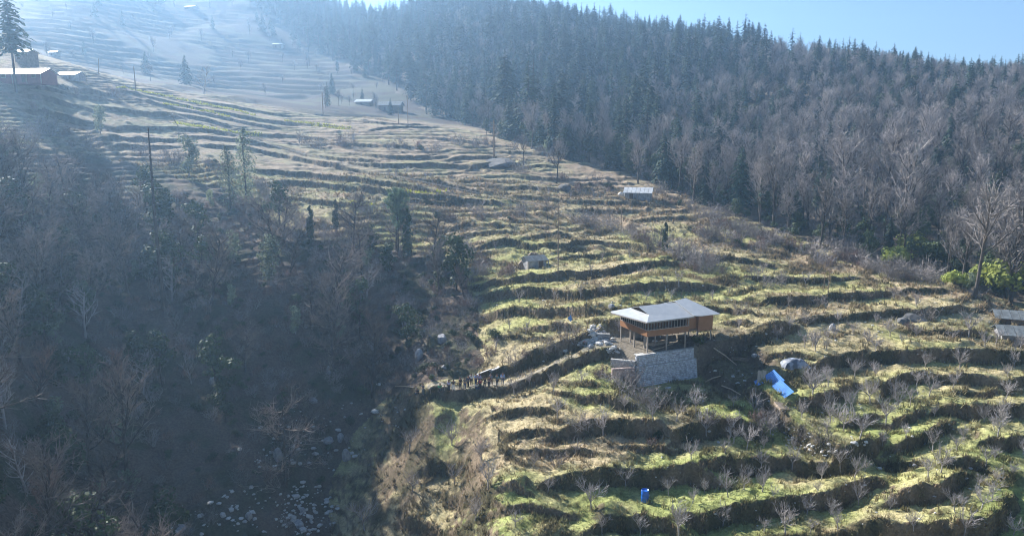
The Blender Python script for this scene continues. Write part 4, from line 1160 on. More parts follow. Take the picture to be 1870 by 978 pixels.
wall_piece('inner_wall', M['ply'], 1.6, 6.28, 3.2, 3.26, 2.27, 4.1)
for i in range(15):
    w = .10 if i in (0, 7, 14) else .06; x = .03 + i * (6.32 / 14); wall_piece('window_post', M['post'], x - w / 2, x + w / 2, -.06, .01, 2.985, 4.08)
for i in range(1, 14):
    w = .10 if i in (6, 13) else .06; y = i * (6.32 / 13); wall_piece('window_post', M['post'], -.06, .01, y - w / 2, y + w / 2, 2.985, 4.08)
wall_piece('window_sill', M['post'], -.065, 6.42, -.075, -.03, 2.90, 2.983); wall_piece('window_sill', M['post'], -.075, -.03, -.02, 6.42, 2.90, 2.983)
def local_world(x, y): return HC.x + HX[0] * x + HY[0] * y, HC.y + HX[1] * x + HY[1] * y
for x, y, r_ in ((.03, .03, .075), (2.95, .03, .07), (5.9, .03, .07), (.03, 3.0, .07), (.03, 6.2, .06), (1.1, 2.2, .1), (2.9, 2.4, .07), (5.0, 2.6, .07), (.9, 5.2, .07), (3.1, 5.8, .07), (6.2, 5.8, .07), (7.95, .05, .06), (8.6, 2.8, .06), (10.05, .05, .06), (10.1, 3.0, .06)):
    zb = min(ground(*local_world(x, y)) - HC.z, 1.2) - .15
    mb = MB(); mb.box(x - r_, x + r_, y - r_, y + r_, zb, 2.10 if x < 7.9 else 2.0); mb.build('stilt', M['post'], house)
mb = MB()
for i in range(9): mb.box(.1 + i * .95, .18 + i * .95, .05, 6.3, 1.98, 2.115)
mb.build('floor_joists', M['wood'], house)
wall_piece('back_wall', M['mud_wall'], 1.8, 6.6, 6.5, 6.8, -.1, 2.0)
# things kept under the house
mb = MB()
for k_ in range(7): mb.box(0, 3.2, -.5 + k_ * .14, -.38 + k_ * .14, .02 + (k_ % 3) * .05, .10 + (k_ % 3) * .05)
for k_ in range(5): mb.box(.1, 3.0, -.45 + k_ * .15, -.33 + k_ * .15, .22, .29)
o = mb.build('timber_stack', M['wood_pale']); o.location = HC + Vector((*(HX * 2.2 + HY * 2.6), 0)); o.rotation_euler = (0, 0, H_ANG + .2); tag(o, 'stack of sawn planks lying in the shade under the stilted house', 'timber')
mb = MB(); mb.tube([(0, 0, 0), (1.6, .1, .05), (3.6, 0, .4)], [.05, .05, .04], 6); o = mb.build('wooden_pole', M['wood_pale']); o.location = HC + Vector((*(HX * 1.4 + HY * .7), .06)); o.rotation_euler = (0, 0, H_ANG + .1); tag(o, 'long pale pole lying slanted between the front stilts of the brown house', 'pole')
def rock_mesh(name, seed, m, flat=.7, sub=2):
    bm = bmesh.new(); bmesh.ops.create_icosphere(bm, subdivisions=sub, radius=1.0); R = random.Random(seed)
    pl = [(Vector((R.gauss(0, 1), R.gauss(0, 1), R.gauss(0, .8))).normalized(), R.uniform(.55, .9)) for _ in range(7)]
    for v in bm.verts:
        for n_, h_ in pl:
            q = v.co.dot(n_) - h_
            if q > 0: v.co -= n_ * q * .95
        v.co *= 1 + R.uniform(-.05, .05); v.co.z *= flat
    me = bpy.data.meshes.new(name); bm.to_mesh(me); bm.free(); me.materials.append(m); return me
ROCK = [rock_mesh('rock_shape', s_, M['stone'] if s_ % 3 else M['stone_white'], f_) for s_, f_ in ((1, .7), (2, .9), (3, .55), (4, 1.1), (5, .65))]
o = link('white_sack', rock_mesh('sack_shape', 8, M['tin_white'], .6)); o.scale = (.38, .26, .3); o.location = HC + Vector((*(HX * 3.3 + HY * 3.0), .45)); tag(o, 'white sack lying on the plank stack under the house', 'sack')

# --- big retaining wall of mortared stones
def stone_face(mb, P0, U, L, z0, z1, nrm, batter, R, sw=.36, sh=.22, depth=.10):
    """irregular stones proud of a wall face running from P0 along unit U"""
    rows = int((z1 - z0) / sh)
    for r_ in range(rows):
        za = z0 + (z1 - z0) * r_ / rows; zb = z0 + (z1 - z0) * (r_ + 1) / rows; x = R.uniform(0, sw * .5)
        while x < L - .08:
            w = min(sw * R.uniform(.5, 1.5), L - x - .02)
            if w > .07:
                g = .018; pr = depth * R.uniform(.5, 1.2)
                q = []
                for zz_ in (za + g * R.uniform(.5, 2), zb - g * R.uniform(.5, 2)):
                    off = batter * (z1 - zz_) / (z1 - z0)
                    for s_, t_ in ((x + g, 0), (x + w - g, 0), (x + w - g * 2.2, 1), (x + g * 2.2, 1)):
                        p = np.array(P0) + np.array(U) * (s_ + R.uniform(-.012, .012)) + np.array(nrm) * (off + (pr if t_ else -.03)); q.append((p[0], p[1], zz_ + (R.uniform(-.015, .015)) + (.03 if zz_ < (za + zb) / 2 else -.03) * t_))
                mb.add(q, [(0, 1, 2, 3)[::-1], (4, 5, 6, 7), (0, 1, 5, 4), (1, 2, 6, 5), (2, 3, 7, 6), (3, 0, 4, 7)])
            x += w
Rr = random.Random(3)
wall = empty('retaining_wall', HC, H_ANG); tag(wall, 'tall grey stone retaining wall with two tiers under the stilted house', 'wall')
def batter_body(name, x0, x1, yt, yb, z0, z1, yback, m, par, xe=0.0):
    mb = MB(); mb.add([(x0 - xe, yb, z0), (x1 + xe, yb, z0), (x1 + xe, yback, z0), (x0 - xe, yback, z0), (x0, yt, z1), (x1, yt, z1), (x1, yback, z1), (x0, yback, z1)], [(3, 2, 1, 0), (4, 5, 6, 7), (0, 1, 5, 4), (1, 2, 6, 5), (2, 3, 7, 6), (3, 0, 4, 7)])
    return mb.build(name, m, par)
batter_body('wall_core', -1.85, 6.9, -.62, -.75, -1.35, .03, -.15, M['mortar'], wall)
batter_body('wall_core', -2.1, 7.1, -.98, -1.45, -4.9, -1.352, -.2, M['mortar'], wall, .08)
mb = MB(); stone_face(mb, (-1.8, -.62, 0), (1, 0, 0), 8.65, -1.33, 0, (0, -1, 0), .13, Rr); stone_face(mb, (-1.86, -.62, 0), (0, 1, 0), .42, -1.33, 0, (-1, 0, 0), .0, Rr)
o = mb.build('wall_stones', M['stone_wall'], wall); o['kind'] = 'stuff'
mb = MB(); stone_face(mb, (-2.05, -.98, 0), (1, 0, 0), 9.1, -4.8, -1.37, (0, -1, 0), .47, Rr); stone_face(mb, (-2.1, -.95, 0), (0, 1, 0), .7, -4.8, -1.37, (-1, 0, 0), .08, Rr)
o = mb.build('wall_stones', M['stone_wall'], wall); o['kind'] = 'stuff'
mb = MB(); mb.box(-1.9, -.6, -.72, 0.1, .03, .06); mb.box(-2.16, -1.2, -1.04, -.63, -1.35, -1.31); mb.build('cement_capping', M['stone_white'], wall)

def wall_at(pts, h, m, label, thick=.4, name='stone_wall', sw=.36, sh=.2, drop=.6):
    """a wall following ground points, top roughly level with the bank behind it"""
    w_ = empty(name, pts[0]); tag(w_, label, 'wall'); core, st = MB(), MB(); o0 = np.array(pts[0])
    for a, b in zip(pts[:-1], pts[1:]):
        a, b = np.array(a) - o0, np.array(b) - o0; d = b - a; L = math.hypot(d[0], d[1]); U = d / L; n_2 = np.array([U[1], -U[0], 0])
        q = [a - n_2 * thick, b - n_2 * thick, b, a]
        core.add([(*p[:2], p[2] - drop) for p in q] + [(*p[:2], p[2] + h) for p in q], [(3, 2, 1, 0), (4, 5, 6, 7), (0, 1, 5, 4), (1, 2, 6, 5), (2, 3, 7, 6), (3, 0, 4, 7)])
        s2 = MB(); stone_face(s2, a, (U[0], U[1], 0), L, -drop, h - .02, n_2, 0, Rr, sw, sh, .08)
        for V in s2.v:
            t = ((V[:, 0] - a[0]) * U[0] + (V[:, 1] - a[1]) * U[1]) / L; V[:, 2] += a[2] + t * d[2]
        for V in s2.v: st.v.append(V)
        st.f += [tuple(i + st.n for i in f) for f in s2.f]; st.m += s2.m; st.n += s2.n
    core.build('wall_core', m[0], w_); o = st.build('wall_stones', m[1], w_); o['kind'] = 'stuff'
    return w_
def lw(x, y, z): p = local_world(x, y); return (p[0], p[1], HC.z + z)
wall_at([lw(-5.3, -.3, -2.6), lw(-2.4, -1.0, -2.6)], 1.25, (M['rubble_pink'], M['rubble_pink']), 'low reddish rubble wall left of the tall retaining wall', drop=.8)
wall_at([lw(-4.4, 1.6, -1.5), lw(-2.1, -.5, -1.5)], .8, (M['mortar'], M['stone_white']), 'short pale stone bank wall between the path and the retaining wall', drop=.8)
wall_at([lw(-3.4, 8.2, -.3), lw(-1.2, 7.0, -.3)], 1.2, (M['mortar'], M['stone']), 'grey stone wall stub behind the left stilts of the house')

# --- rocks
M['stone_dark'] = mat('dark_rock', (.17, .165, .16), .95, (.08, .08, .08), 2.5, bump=.6)
ROCKD = [rock_mesh('rock_shape', s_, M['stone_dark'], f_) for s_, f_ in ((1, .7), (2, .9), (3, .55), (4, 1.1), (5, .65))]
def rock(u, v, wpx, hpx, label, grp=None, k=0, ang=0.0, white=False, name='boulder', sq=1.0):
    p = hit(u, v); s_ = wpx / 2 / F_PX * p.y; h_ = hpx / 2 / F_PX * p.y
    o = link(name, (ROCKD if ' dark ' in ' ' + label else ROCK)[k % 5], None, p + Vector((0, 0, h_ * .25))); o.scale = (s_ * 1.08, s_ * sq, h_ * 1.1 / .7); o.rotation_euler = (rnd.uniform(-.3, .3), ang, rnd.uniform(-.5, .5))
    return tag(o, label, 'boulder', grp)
rock(508, 838, 19, 30, 'large flat faced grey boulder, the biggest in the shaded gully', k=1)
rock(633, 838, 17, 25, 'tall pale boulder beside the rubble spill in the gully', k=3)
rock(812, 672, 12, 10, 'single white boulder in the shade behind the people', k=0)
rock(677, 634, 16, 16, 'rounded pale boulder high on the shaded bank', k=0)
rock(765, 655, 18, 24, 'bluish boulder leaning on the shaded rock bank', k=1)
rock(743, 600, 16, 34, 'narrow rock outcrop in the shade above the people', k=3)
rock(808, 622, 22, 26, 'grey rock face on the shaded brown bank', k=4)
rock(600, 680, 8, 14, 'thin upright stone alone in the gully shade', k=3)
rock(548, 847, 9, 9, 'small white stone right of the biggest gully boulder', k=2)
rock(583, 888, 9, 8, 'small greenish white stone under the tall pale boulder', k=2)
rock(573, 732, 18, 12, 'broad grey rock at the top of the boulder field', k=4); rock(541, 730, 22, 12, 'dark grey rock beside the broad rock at the top of the boulder field', k=1)
rock(600, 805, 22, 14, 'cluster rock among rubble left of the tall pale boulder', k=4); rock(622, 802, 14, 16, 'pale split rock above the tall pale boulder', k=1)
rock(546, 960, 24, 26, 'split light boulder at the bottom edge of the gully', k=4); rock(535, 946, 14, 14, 'small boulder leaning on the split one at the bottom edge', k=2)
rock(553, 935, 12, 14, 'bluish stone above the split boulder at the bottom', k=1); rock(390, 700, 14, 16, 'pale stone low under the gully trees', k=3)
rock(455, 945, 14, 18, 'white stone at the bottom left of the boulder field', k=1); rock(302, 940, 8, 22, 'upright slab near the bottom of the shaded gully', k=3)
rock(250, 960, 18, 10, 'pale rock pile stone at the bottom of the gully', k=2); rock(330, 965, 24, 12, 'broad pale rock at the bottom of the gully', k=4)
rock(883, 679, 34, 3, 'long white rock slab overhanging the path above the people', k=2, ang=-.42, name='rock_slab')
rock(903, 673, 22, 3, 'smaller white slab above the right end of the group of people', k=2, ang=-.4, name='rock_slab')
rock(1520, 603, 14, 15, 'pale pointed boulder standing alone on the right hand pasture', k=3)
rock(1672, 586, 44, 20, 'wide dark rock outcrop on the right hand pasture', k=4); rock(1650, 590, 24, 14, 'dark rock left of the wide outcrop on the pasture', k=1)
rock(1671, 850, 9, 7, 'white stone by a terrace bank at the lower right', k=0); rock(1606, 856, 12, 9, 'pale stone in the shaded corner of the lower right terraces', k=2)
rock(1220, 708, 12, 5, 'white stone at the foot of the tall retaining wall', k=2); rock(1378, 650, 12, 9, 'round grey stone on the bank right of the house', k=0)
rock(1117, 562, 14, 10, 'grey boulder in the grass behind the house', k=1); rock(912, 300, 70, 14, 'long dark rock outcrop on the far end of the middle fields', k=4)
rock(1032, 345, 26, 10, 'dark rock on the terrace below the forest edge', k=1); rock(1306, 938, 6, 5, 'small white stone in the shade at the bottom terrace', k=2)
def rubble(name, spots, n, smin, smax, m, label, seed, kind='stuff'):
    R = random.Random(seed); mb = MB()
    base_ = [(np.array([v.co[:] for v in q.vertices]), [tuple(p.vertices) for p in q.polygons]) for q in (rock_mesh('r', s_, m, .7, 1) for s_ in (11, 12, 13))]
    tot = sum(s[3] for s in spots)
    for u, v, ru, wgt, rv in spots:
        for k_ in range(int(n * wgt / tot)):
            a, b = R.uniform(-1, 1), R.uniform(-1, 1)
            if a * a + b * b > 1: continue
            p = hit(u + a * ru, v + b * rv); V, Fc = base_[k_ % 3]; s_ = R.uniform(smin, smax) * (R.random() ** 1.5 + .35); t = R.uniform(0, 6.28)
            W_ = V * np.array([s_ * R.uniform(.7, 1.4), s_ * R.uniform(.7, 1.3), s_ * R.uniform(.5, 1)]); W_ = np.stack([W_[:, 0] * math.cos(t) - W_[:, 1] * math.sin(t), W_[:, 0] * math.sin(t) + W_[:, 1] * math.cos(t), W_[:, 2]], -1)
            mb.add(W_ + np.array(p) + [0, 0, s_ * .2], Fc)
    o = mb.build(name, m); return tag(o, label, 'rubble', None, kind)
rubble('stone_rubble', [(1090, 605, 14, 3, 14), (1100, 622, 22, 4, 9), (1070, 628, 14, 2, 7), (1120, 640, 16, 1, 5)], 420, .12, .42, M['stone_white'], 'heap of broken pale stones on the slope left of the stilted house', 5)
rubble('scattered_stones', [(560, 930, 60, 5, 50), (470, 930, 90, 4, 45), (600, 800, 70, 2, 60), (510, 800, 80, 2.5, 60), (680, 750, 60, 1, 50), (320, 950, 90, 1.5, 30), (545, 930, 30, 2, 45)], 430, .10, .5, M['stone_white'], 'scattered pale stones and rubble on the shaded gully floor', 6)
rubble('scattered_stones', [(1455, 800, 30, 3, 22), (1500, 820, 30, 2, 14), (1570, 810, 14, 1, 5), (1350, 690, 40, 1, 15)], 150, .08, .3, M['stone_white'], 'pale stones spilled down the bank right of the wall', 7)
rubble('scattered_stones', [(1400, 640, 420, 3, 120), (1500, 850, 350, 3, 120), (1200, 560, 300, 2, 90), (1700, 570, 160, 2, 70), (900, 480, 250, 1, 90)], 520, .07, .24, M['stone_white'], 'small loose stones lying on the grassy terraces', 8)

# --- blue drum
p = hit(1177.5, 914); drum = empty('plastic_drum', p); tag(drum, 'bright blue plastic barrel standing on a grassy lower terrace', 'barrel')
s_ = .39
def lathe(mb, prof, n=24):
    V = [(r_ * math.cos(2 * math.pi * k_ / n), r_ * math.sin(2 * math.pi * k_ / n), z_) for r_, z_ in prof for k_ in range(n)]
    mb.add(V, [(i * n + j, i * n + (j + 1) % n, (i + 1) * n + (j + 1) % n, (i + 1) * n + j) for i in range(len(prof) - 1) for j in range(n)])
mb = MB(); lathe(mb, [(0, -.02), (s_ * .95, -.02), (s_, .05), (s_ * .98, .35), (s_ * 1.03, .38), (s_ * .98, .41), (s_ * .98, .78), (s_ * 1.03, .81), (s_ * .98, .84), (s_ * .99, 1.12), (s_ * .9, 1.18)]); mb.build('drum_body', M['blue_plastic'], drum, True)
mb = MB(); lathe(mb, [(s_ * .88, 1.17), (s_ * .96, 1.17), (s_ * .97, 1.22), (s_ * .88, 1.22), (s_ * .86, 1.15), (0, 1.14)]); mb.build('rim', M['blue_plastic'], drum, True)
for a in (0.6, 3.4):
    mb = MB(); mb.tube([(.2 * math.cos(a), .2 * math.sin(a), 1.13), (.2 * math.cos(a), .2 * math.sin(a), 1.17)], [.045, .045], 10); mb.build('bung', M['blue_plastic'], drum)
o = link('water_bottle', rock_mesh('b', 15, M['tin_white'], 1.2)); o.scale = (.1, .1, .16); o.location = hit(1185, 906) + Vector((0, 0, .1)); tag(o, 'small white plastic can beside the blue barrel', 'can')

# --- blue metal sheets, planks and covered heap right of the house
def sheet(u0, v0, u1, v1, w, label, m, lift=.35, tilt=.4, nx=10, name='metal_sheet'):
    a, b = hit(u0, v0), hit(u1, v1); a.z += lift; b.z += lift * .6; d = (b - a); L = d.length; mb = MB()
    n_ = nx * 2; pts = []
    for i in range(n_ + 1):
        x = -w / 2 + w * i / n_; z_ = .02 * (1 if i % 2 else -1)
        pts += [(0, x, z_), (L, x, z_)]
    mb.add(pts + [(q[0], q[1], q[2] - .015) for q in pts], [(2 * i, 2 * i + 2, 2 * i + 3, 2 * i + 1) for i in range(n_)] + [tuple(j + 2 * (n_ + 1) for j in (2 * i + 1, 2 * i + 3, 2 * i + 2, 2 * i)) for i in range(n_)])
    o = mb.build(name, m); o.location = a; q = d.to_track_quat('X', 'Z'); o.rotation_euler = (q @ Matrix.Rotation(tilt, 3, 'X').to_quaternion()).to_euler()
    return tag(o, label, 'metal sheet')
sheet(1402, 691, 1422, 707, 1.75, 'upper one of the two bright blue metal sheets lying below the pasture', M['blue_sheet'], .7, .6)
sheet(1417, 707, 1441, 726, 1.4, 'lower one of the two bright blue metal sheets, overlapping the upper', M['blue_sheet'], .6, .6)
sheet(1382, 697, 1388, 704, .9, 'small crumpled blue sheet left of the leaning planks', M['blue_sheet'], .3, .5)
pile = empty('plank_pile', hit(1393, 697)); tag(pile, 'pale planks leaning together left of the blue metal sheets', 'timber')
for k_ in range(6):
    mb = MB(); mb.box(-.09, .09, -1.2, 1.2, -.02, .02); o = mb.build('plank', M['wood_pale'], pile); o.location = (k_ * .2 - .6, .1 * (k_ % 2), .55 - .05 * (k_ % 3)); o.rotation_euler = (.55, 0, -.35 + .05 * (k_ % 3))
mb = MB(); R = random.Random(4)
for k_ in range(14): mb.box(-1.3 + R.uniform(-.2, .2), 1.3 + R.uniform(-.2, .2), -.5 + .16 * (k_ % 6), -.36 + .16 * (k_ % 6), .05 + .14 * (k_ // 6), .16 + .14 * (k_ // 6), 0, R.uniform(-.06, .06))
o = mb.build('firewood_stack', M['wood']); o.location = hit(1350, 657); o.rotation_euler = (0, 0, -.25); tag(o, 'stack of dark boards on the bank right of the stilted house', 'timber')
for (a, b, lab) in (((1303, 636), (1345, 668), 'long pale pole lying down the bank right of the house'), ((1288, 698), (1316, 688), 'thin pole lying on the dug slope beside the retaining wall'), ((1318, 705), (1352, 722), 'second thin pole lower on the dug slope'), ((1078, 618), (1098, 598), 'board sloping up the stone heap left of the house'), ((1036, 602), (1052, 583), 'dark post leaning on the upper bank left of the stone heap'), ((722, 706), (756, 709), 'bare log bridging the gully left of the path')):
    p, q = hit(*a), hit(*b); mb = MB(); mb.tube([(0, 0, .1), tuple((q - p) * .5 + Vector((0, 0, .25))), tuple(q - p + Vector((0, 0, .15)))], [.09, .08, .06], 6); o = mb.build('wooden_pole', M['wood_pale']); o.location = p; tag(o, lab, 'pole')
def draped(u, v, w, d, h, m, label, name='covered_heap', cat='tarpaulin', seed=1):
    n = 26; R = random.Random(seed); p = hit(u, v); xs = np.linspace(-1, 1, n); X, Y = np.meshgrid(xs, xs); rr = np.sqrt(X ** 2 + Y ** 2)
    Z = h * np.clip(1 - np.maximum(np.abs(X) ** 2.2, np.abs(Y) ** 2.2), 0, 1) ** .55 * (1 + .18 * fbm(X + seed, Y, .9, seed, 2)) + .09 * h * np.sin(7 * X + 5 * Y + 3 * fbm(X, Y, .6, 3, 2)) * (rr > .35)
    mb = MB(); V = np.stack([X * w / 2 * (1 - .08 * Z / h), Y * d / 2, Z - .05], -1).reshape(-1, 3); mb.add(V, [(i * n + j, i * n + j + 1, (i + 1) * n + j + 1, (i + 1) * n + j) for i in range(n - 1) for j in range(n - 1)])
    o = mb.build(name, m, None, True); o.location = p; return tag(o, label, cat)
draped(1451, 668, 3.3, 2.3, 1.15, M['tarp_grey'], 'rounded heap under a grey tarpaulin on the pasture above the blue sheets', seed=3)
p = hit(1427, 744); mb = MB(); mb.box(-.75, .75, -.6, .6, 0, .25); mb.box(-.75, .75, -.7, .7, .25, .29); o = mb.build('plywood_crate', M['wood_pale']); o.location = p; o.rotation_euler = (.3, .25, .4); tag(o, 'tan wooden board crate in the grass below the blue sheets', 'crate')
p = hit(1040, 588); mb = MB(); mb.add([(-.3, 0, .6), (.2, .1, 1.1), (.4, 0, .4), (.15, -.1, .1)], [(0, 1, 2, 3)]); mb.add([(-.3, .04, .6), (.2, .14, 1.1), (.4, .04, .4), (.15, -.06, .1)], [(3, 2, 1, 0)]); o = mb.build('blue_tarp', M['blue_sheet']); o.location = p; tag(o, 'torn light blue tarp hanging on the bank left of the stone heap', 'tarp')
o = link('pink_bundle', rock_mesh('b2', 17, M['cloth_pink'], .7)); o.scale = (.45, .3, .3); o.location = hit(1068, 623); tag(o, 'bundle of pink cloth among the stones left of the house', 'bundle')
p = hit(1033, 640); o = link('white_bag', rock_mesh('b3', 18, M['tin_white'], .8)); o.scale = (.4, .3, .35); o.location = p; tag(o, 'pale bag lying in the ditch between path and bank', 'bag')

# --- huts and houses
def gable_house(name, label, cat, u, v, w, d, h, rise, rot, mw, mr, over=.4, doors=((0.3, .9, 1.8),), windows=(), posts=0, sinkz=.4, lift=0.0, shed_roof=False):
    p = hit(u, v); p.z += lift; o = empty(name, p, rot); tag(o, label, cat)
    mb = MB(); mb.add([(-w / 2, -d / 2, -sinkz), (w / 2, -d / 2, -sinkz), (w / 2, d / 2, -sinkz), (-w / 2, d / 2, -sinkz), (-w / 2, -d / 2, h), (w / 2, -d / 2, h), (w / 2, d / 2, h), (-w / 2, d / 2, h), (-w / 2, 0, h + rise * .93), (w / 2, 0, h + rise * .93)],
        [(0, 1, 5, 4), (1, 2, 6, 9, 5), (2, 3, 7, 6), (3, 0, 4, 8, 7), (3, 2, 1, 0)]); mb.build('wall', mw, o)
    k_ = over / (d / 2) * rise
    for sg in (-1, 1):
        mb = MB(); pts = [(-w / 2 - over, sg * (d / 2 + over), h - k_ + .04), (w / 2 + over, sg * (d / 2 + over), h - k_ + .04), (w / 2 + over, sg * .0, h + rise + .04), (-w / 2 - over, 0, h + rise + .04)]
        if sg > 0: pts = pts[::-1]
        n_ = max(3, int(w / .9)); P4 = np.array(pts, float)
        for i in range(n_):
            a, b = i / n_ + .004, (i + 1) / n_ - .004; dz = .015 * (i % 2)
            if sg < 0: q = [P4[0] * (1 - a) + P4[1] * a, P4[0] * (1 - b) + P4[1] * b, P4[3] * (1 - b) + P4[2] * b, P4[3] * (1 - a) + P4[2] * a]
            else: q = [P4[0] * (1 - a) + P4[1] * a, P4[0] * (1 - b) + P4[1] * b, P4[3] * (1 - b) + P4[2] * b, P4[3] * (1 - a) + P4[2] * a]
            slab(mb, [(x, y, z + dz) for x, y, z in q], .06)
        mb.build('roof', mr, o)
    for f_, dw, dh in doors:
        mb = MB(); x = -w / 2 + w * f_; mb.box(x - dw / 2, x + dw / 2, -d / 2 - .05, -d / 2 + .02, 0, dh); mb.build('door', M['dark_in'], o)
    for f_, zz_, ww, wh in windows:
        x = -w / 2 + w * f_; mb = MB(); mb.box(x - ww / 2 - .06, x + ww / 2 + .06, -d / 2 - .05, -d / 2 + .01, zz_ - .06, zz_ + wh + .06); f2 = mb.build('window', M['post'], o)
        mb = MB(); mb.box(x - ww / 2, x + ww / 2, -d / 2 - .06, -d / 2 - .04, zz_, zz_ + wh); mb.build('pane', M['dark_in'], f2)
    for i in range(posts):
        x = -w / 2 - over * .8 + (w + over * 1.6) * i / max(1, posts - 1); mb = MB(); mb.box(x - .07, x + .07, -d / 2 - over * .85 - .07, -d / 2 - over * .85 + .07, -sinkz, h - k_); mb.build('post', M['post'], o)
    return o
gable_house('field_shed', 'lone shed with a bright corrugated roof at the top of the middle fields', 'shed', 1166, 363, 6.4, 4.2, 1.9, 1.0, -.28, M['stone'], M['tin_white'], .5, ((.25, .9, 1.6),), (), 3)
draped(1136, 357, 2.4, 1.6, 1.0, M['tin_white'], 'white tarpaulin heap at the left end of the lone shed', seed=6)
gable_house('stone_hut', 'ruined little hut with a torn grey roof in the middle of the fields', 'hut', 975, 487, 3.6, 2.8, 1.5, .6, .45, M['stone'], M['slate'], .35, ((.7, .9, 1.3),), (), 3)
for du, dv, sc_, lab in ((-16, 3, 1.0, 'grey stack of brushwood left of the ruined hut'), (2, -12, 1.1, 'grey stack of brushwood behind the ruined hut')):
    draped(972 + du, 484 + dv, 2.2 * sc_, 1.8, 1.3, M['wood'], lab, 'brushwood_stack', 'wood stack', seed=int(8 + du))
gable_house('slate_hut', 'upper one of two dark huts with grey slate roofs at the right edge', 'hut', 1848, 589, 4.6, 3.4, 1.2, .75, -.35, M['wood'], M['slate'], .5, ((.3, .8, 1.1),))
gable_house('slate_hut', 'lower one of two slate roofed huts, with pale poles along its front', 'hut', 1862, 622, 5.6, 3.6, 1.35, .8, -.3, M['stone'], M['slate'], .5, ((.6, .8, 1.1),), (), 7)
gable_house('village_house', 'long red walled house with a bright white roof at the upper left edge', 'house', 30, 152, 19, 6, 2.4, 1.3, -.12, M['red_wall'], M['tin_white'], .8, ((.3, 1.2, 2.2), (.75, 1.2, 2.2)), ((.12, 1.2, 1.2, 1.1), (.45, 1.2, 1.2, 1.1), (.6, 1.2, 1.2, 1.1), (.9, 1.2, 1.2, 1.1)), 6)
gable_house('village_house', 'small dark house with a white roof behind the long red house', 'house', 50, 118, 4.2, 4, 2.0, .8, -.2, M['mud_wall'], M['tin_white'], .5, ((.3, 1, 2),), ((.7, 1.2, 1, 1),), lift=1.4, sinkz=3)
gable_house('small_shed', 'small shed with a humped white roof right of the long red house', 'shed', 131, 146, 6.0, 4.4, 1.5, .9, -.12, M['stone'], M['tin_white'], .4, ((.7, .9, 1.4),))
gable_house('valley_hut', 'left of two pale roofed huts at the far mouth of the valley', 'hut', 666, 192, 8, 5, 1.8, 1.1, -.2, M['wood'], M['tin_white'], .6, ((.4, 1, 1.6),))
gable_house('valley_hut', 'right of two pale roofed huts at the far mouth of the valley', 'hut', 714, 203, 10.5, 6.5, 3.0, 1.6, -.15, M['wood'], M['slate'], .8, ((.3, 1, 1.8),), ((.6, 1.2, 1.2, 1),))
gable_house('hillside_hut', 'tiny hut with a white roof on the ridge of the distant hillside', 'hut', 508, 88, 6.5, 5, 2.6, .9, -.1, M['wood'], M['tin_white'], .5, ((.4, 1, 1.8),))
gable_house('hillside_hut', 'tiny white roof high on the distant hillside near the top edge', 'hut', 350, 18, 9, 6, 2.0, 1.2, -.35, M['mud_wall'], M['tin_white'], .6, ((.4, 1, 1.8),))
gable_house('hillside_hut', 'white roofed building at the top edge above the distant terraces', 'hut', 278, 6, 16, 8, 2.6, 1.5, -.2, M['mud_wall'], M['tin_white'], .6, ((.4, 1, 1.8),))
gable_house('hillside_hut', 'speck of white roof just above the long red house', 'hut', 100, 102, 4, 3, 1.6, .6, -.2, M['mud_wall'], M['tin_white'], .3, ((.4, .8, 1.4),))

# --- poles, cables, fences
def upright(u, v, hpx, label, r=.1, arm=0.0, lean=0.0, name='utility_pole', cat='pole', m='wood', insul=True):
    p = hit(u, v); h = hpx / F_PX * p.y; o = empty(name, p); o.rotation_euler = (0, lean, 0); tag(o, label, cat)
    mb = MB(); mb.tube([(0, 0, -.5), (0, 0, h)], [r, r * .75], 8); mb.build('shaft', M[m], o)
    if arm:
        mb = MB(); mb.box(-arm, arm, -.06, .06, h * .86, h * .86 + .14); ar = mb.build('crossarm', M['post'], o)
        for x in (-arm * .9, 0, arm * .9):
            mb = MB(); mb.tube([(x, 0, h * .86 + .14), (x, 0, h * .86 + .4)], [.06, .04], 6); mb.build('insulator', M['tin_white'], ar)
    return p + Vector((math.sin(lean) * h, 0, h))
upright(902, 287, 66, 'thick pole with a short white crossarm at the end of the middle fields', .28, 1.6)
t1 = upright(1019, 497, 128, 'tall thin cable pole in the centre of the terraces', .1, .5)
upright(1134, 425, 46, 'thin pole in the grass below the lone shed', .09)
upright(590, 210, 40, 'pole with a small transformer box on the far edge of the fields', .22, .8)
upright(745, 226, 50, 'thin dark pole near the huts at the valley mouth', .16)
upright(728, 227, 28, 'short post beside the thin dark pole at the valley mouth', .18)
upright(662, 376, 36, 'thin straight pole on the large bright middle field', .07)
upright(248, 166, 42, 'dark pole on the ridge above the yellow crop strips', .2)
t0 = upright(326, 232, 26, 'leaning pale cable pole among the yellow crop strips', .14, .6, -.5)
upright(1504, 533, 62, 'left of two thin poles standing close together on the right fields', .06)
upright(1512, 536, 68, 'right of two thin poles standing close together on the right fields', .06)
upright(180, 135, 26, 'pale leaning pole behind the small shed', .14, 0, .1)
upright(666, 714, 30, 'short pole standing in the shaded gully', .06)
for k_, off in enumerate((-.6, 0, .6)):
    a = t0 + Vector((off, 0, -.2)); b = t1 + Vector((off * .8, 0, -.8)); P = [tuple((b - a) * (i / 24) + Vector((0, 0, -4 * (1.6 + .25 * k_) * (i / 24) * (1 - i / 24)))) for i in range(25)]
    mb = MB(); mb.tube(P, [.011] * 25, 4, cap=False); o = mb.build('overhead_cable', M['cable']); o.location = a; tag(o, '%s of three power cables sagging over the middle fields' % ('leftmost', 'middle', 'rightmost')[k_], 'cable')
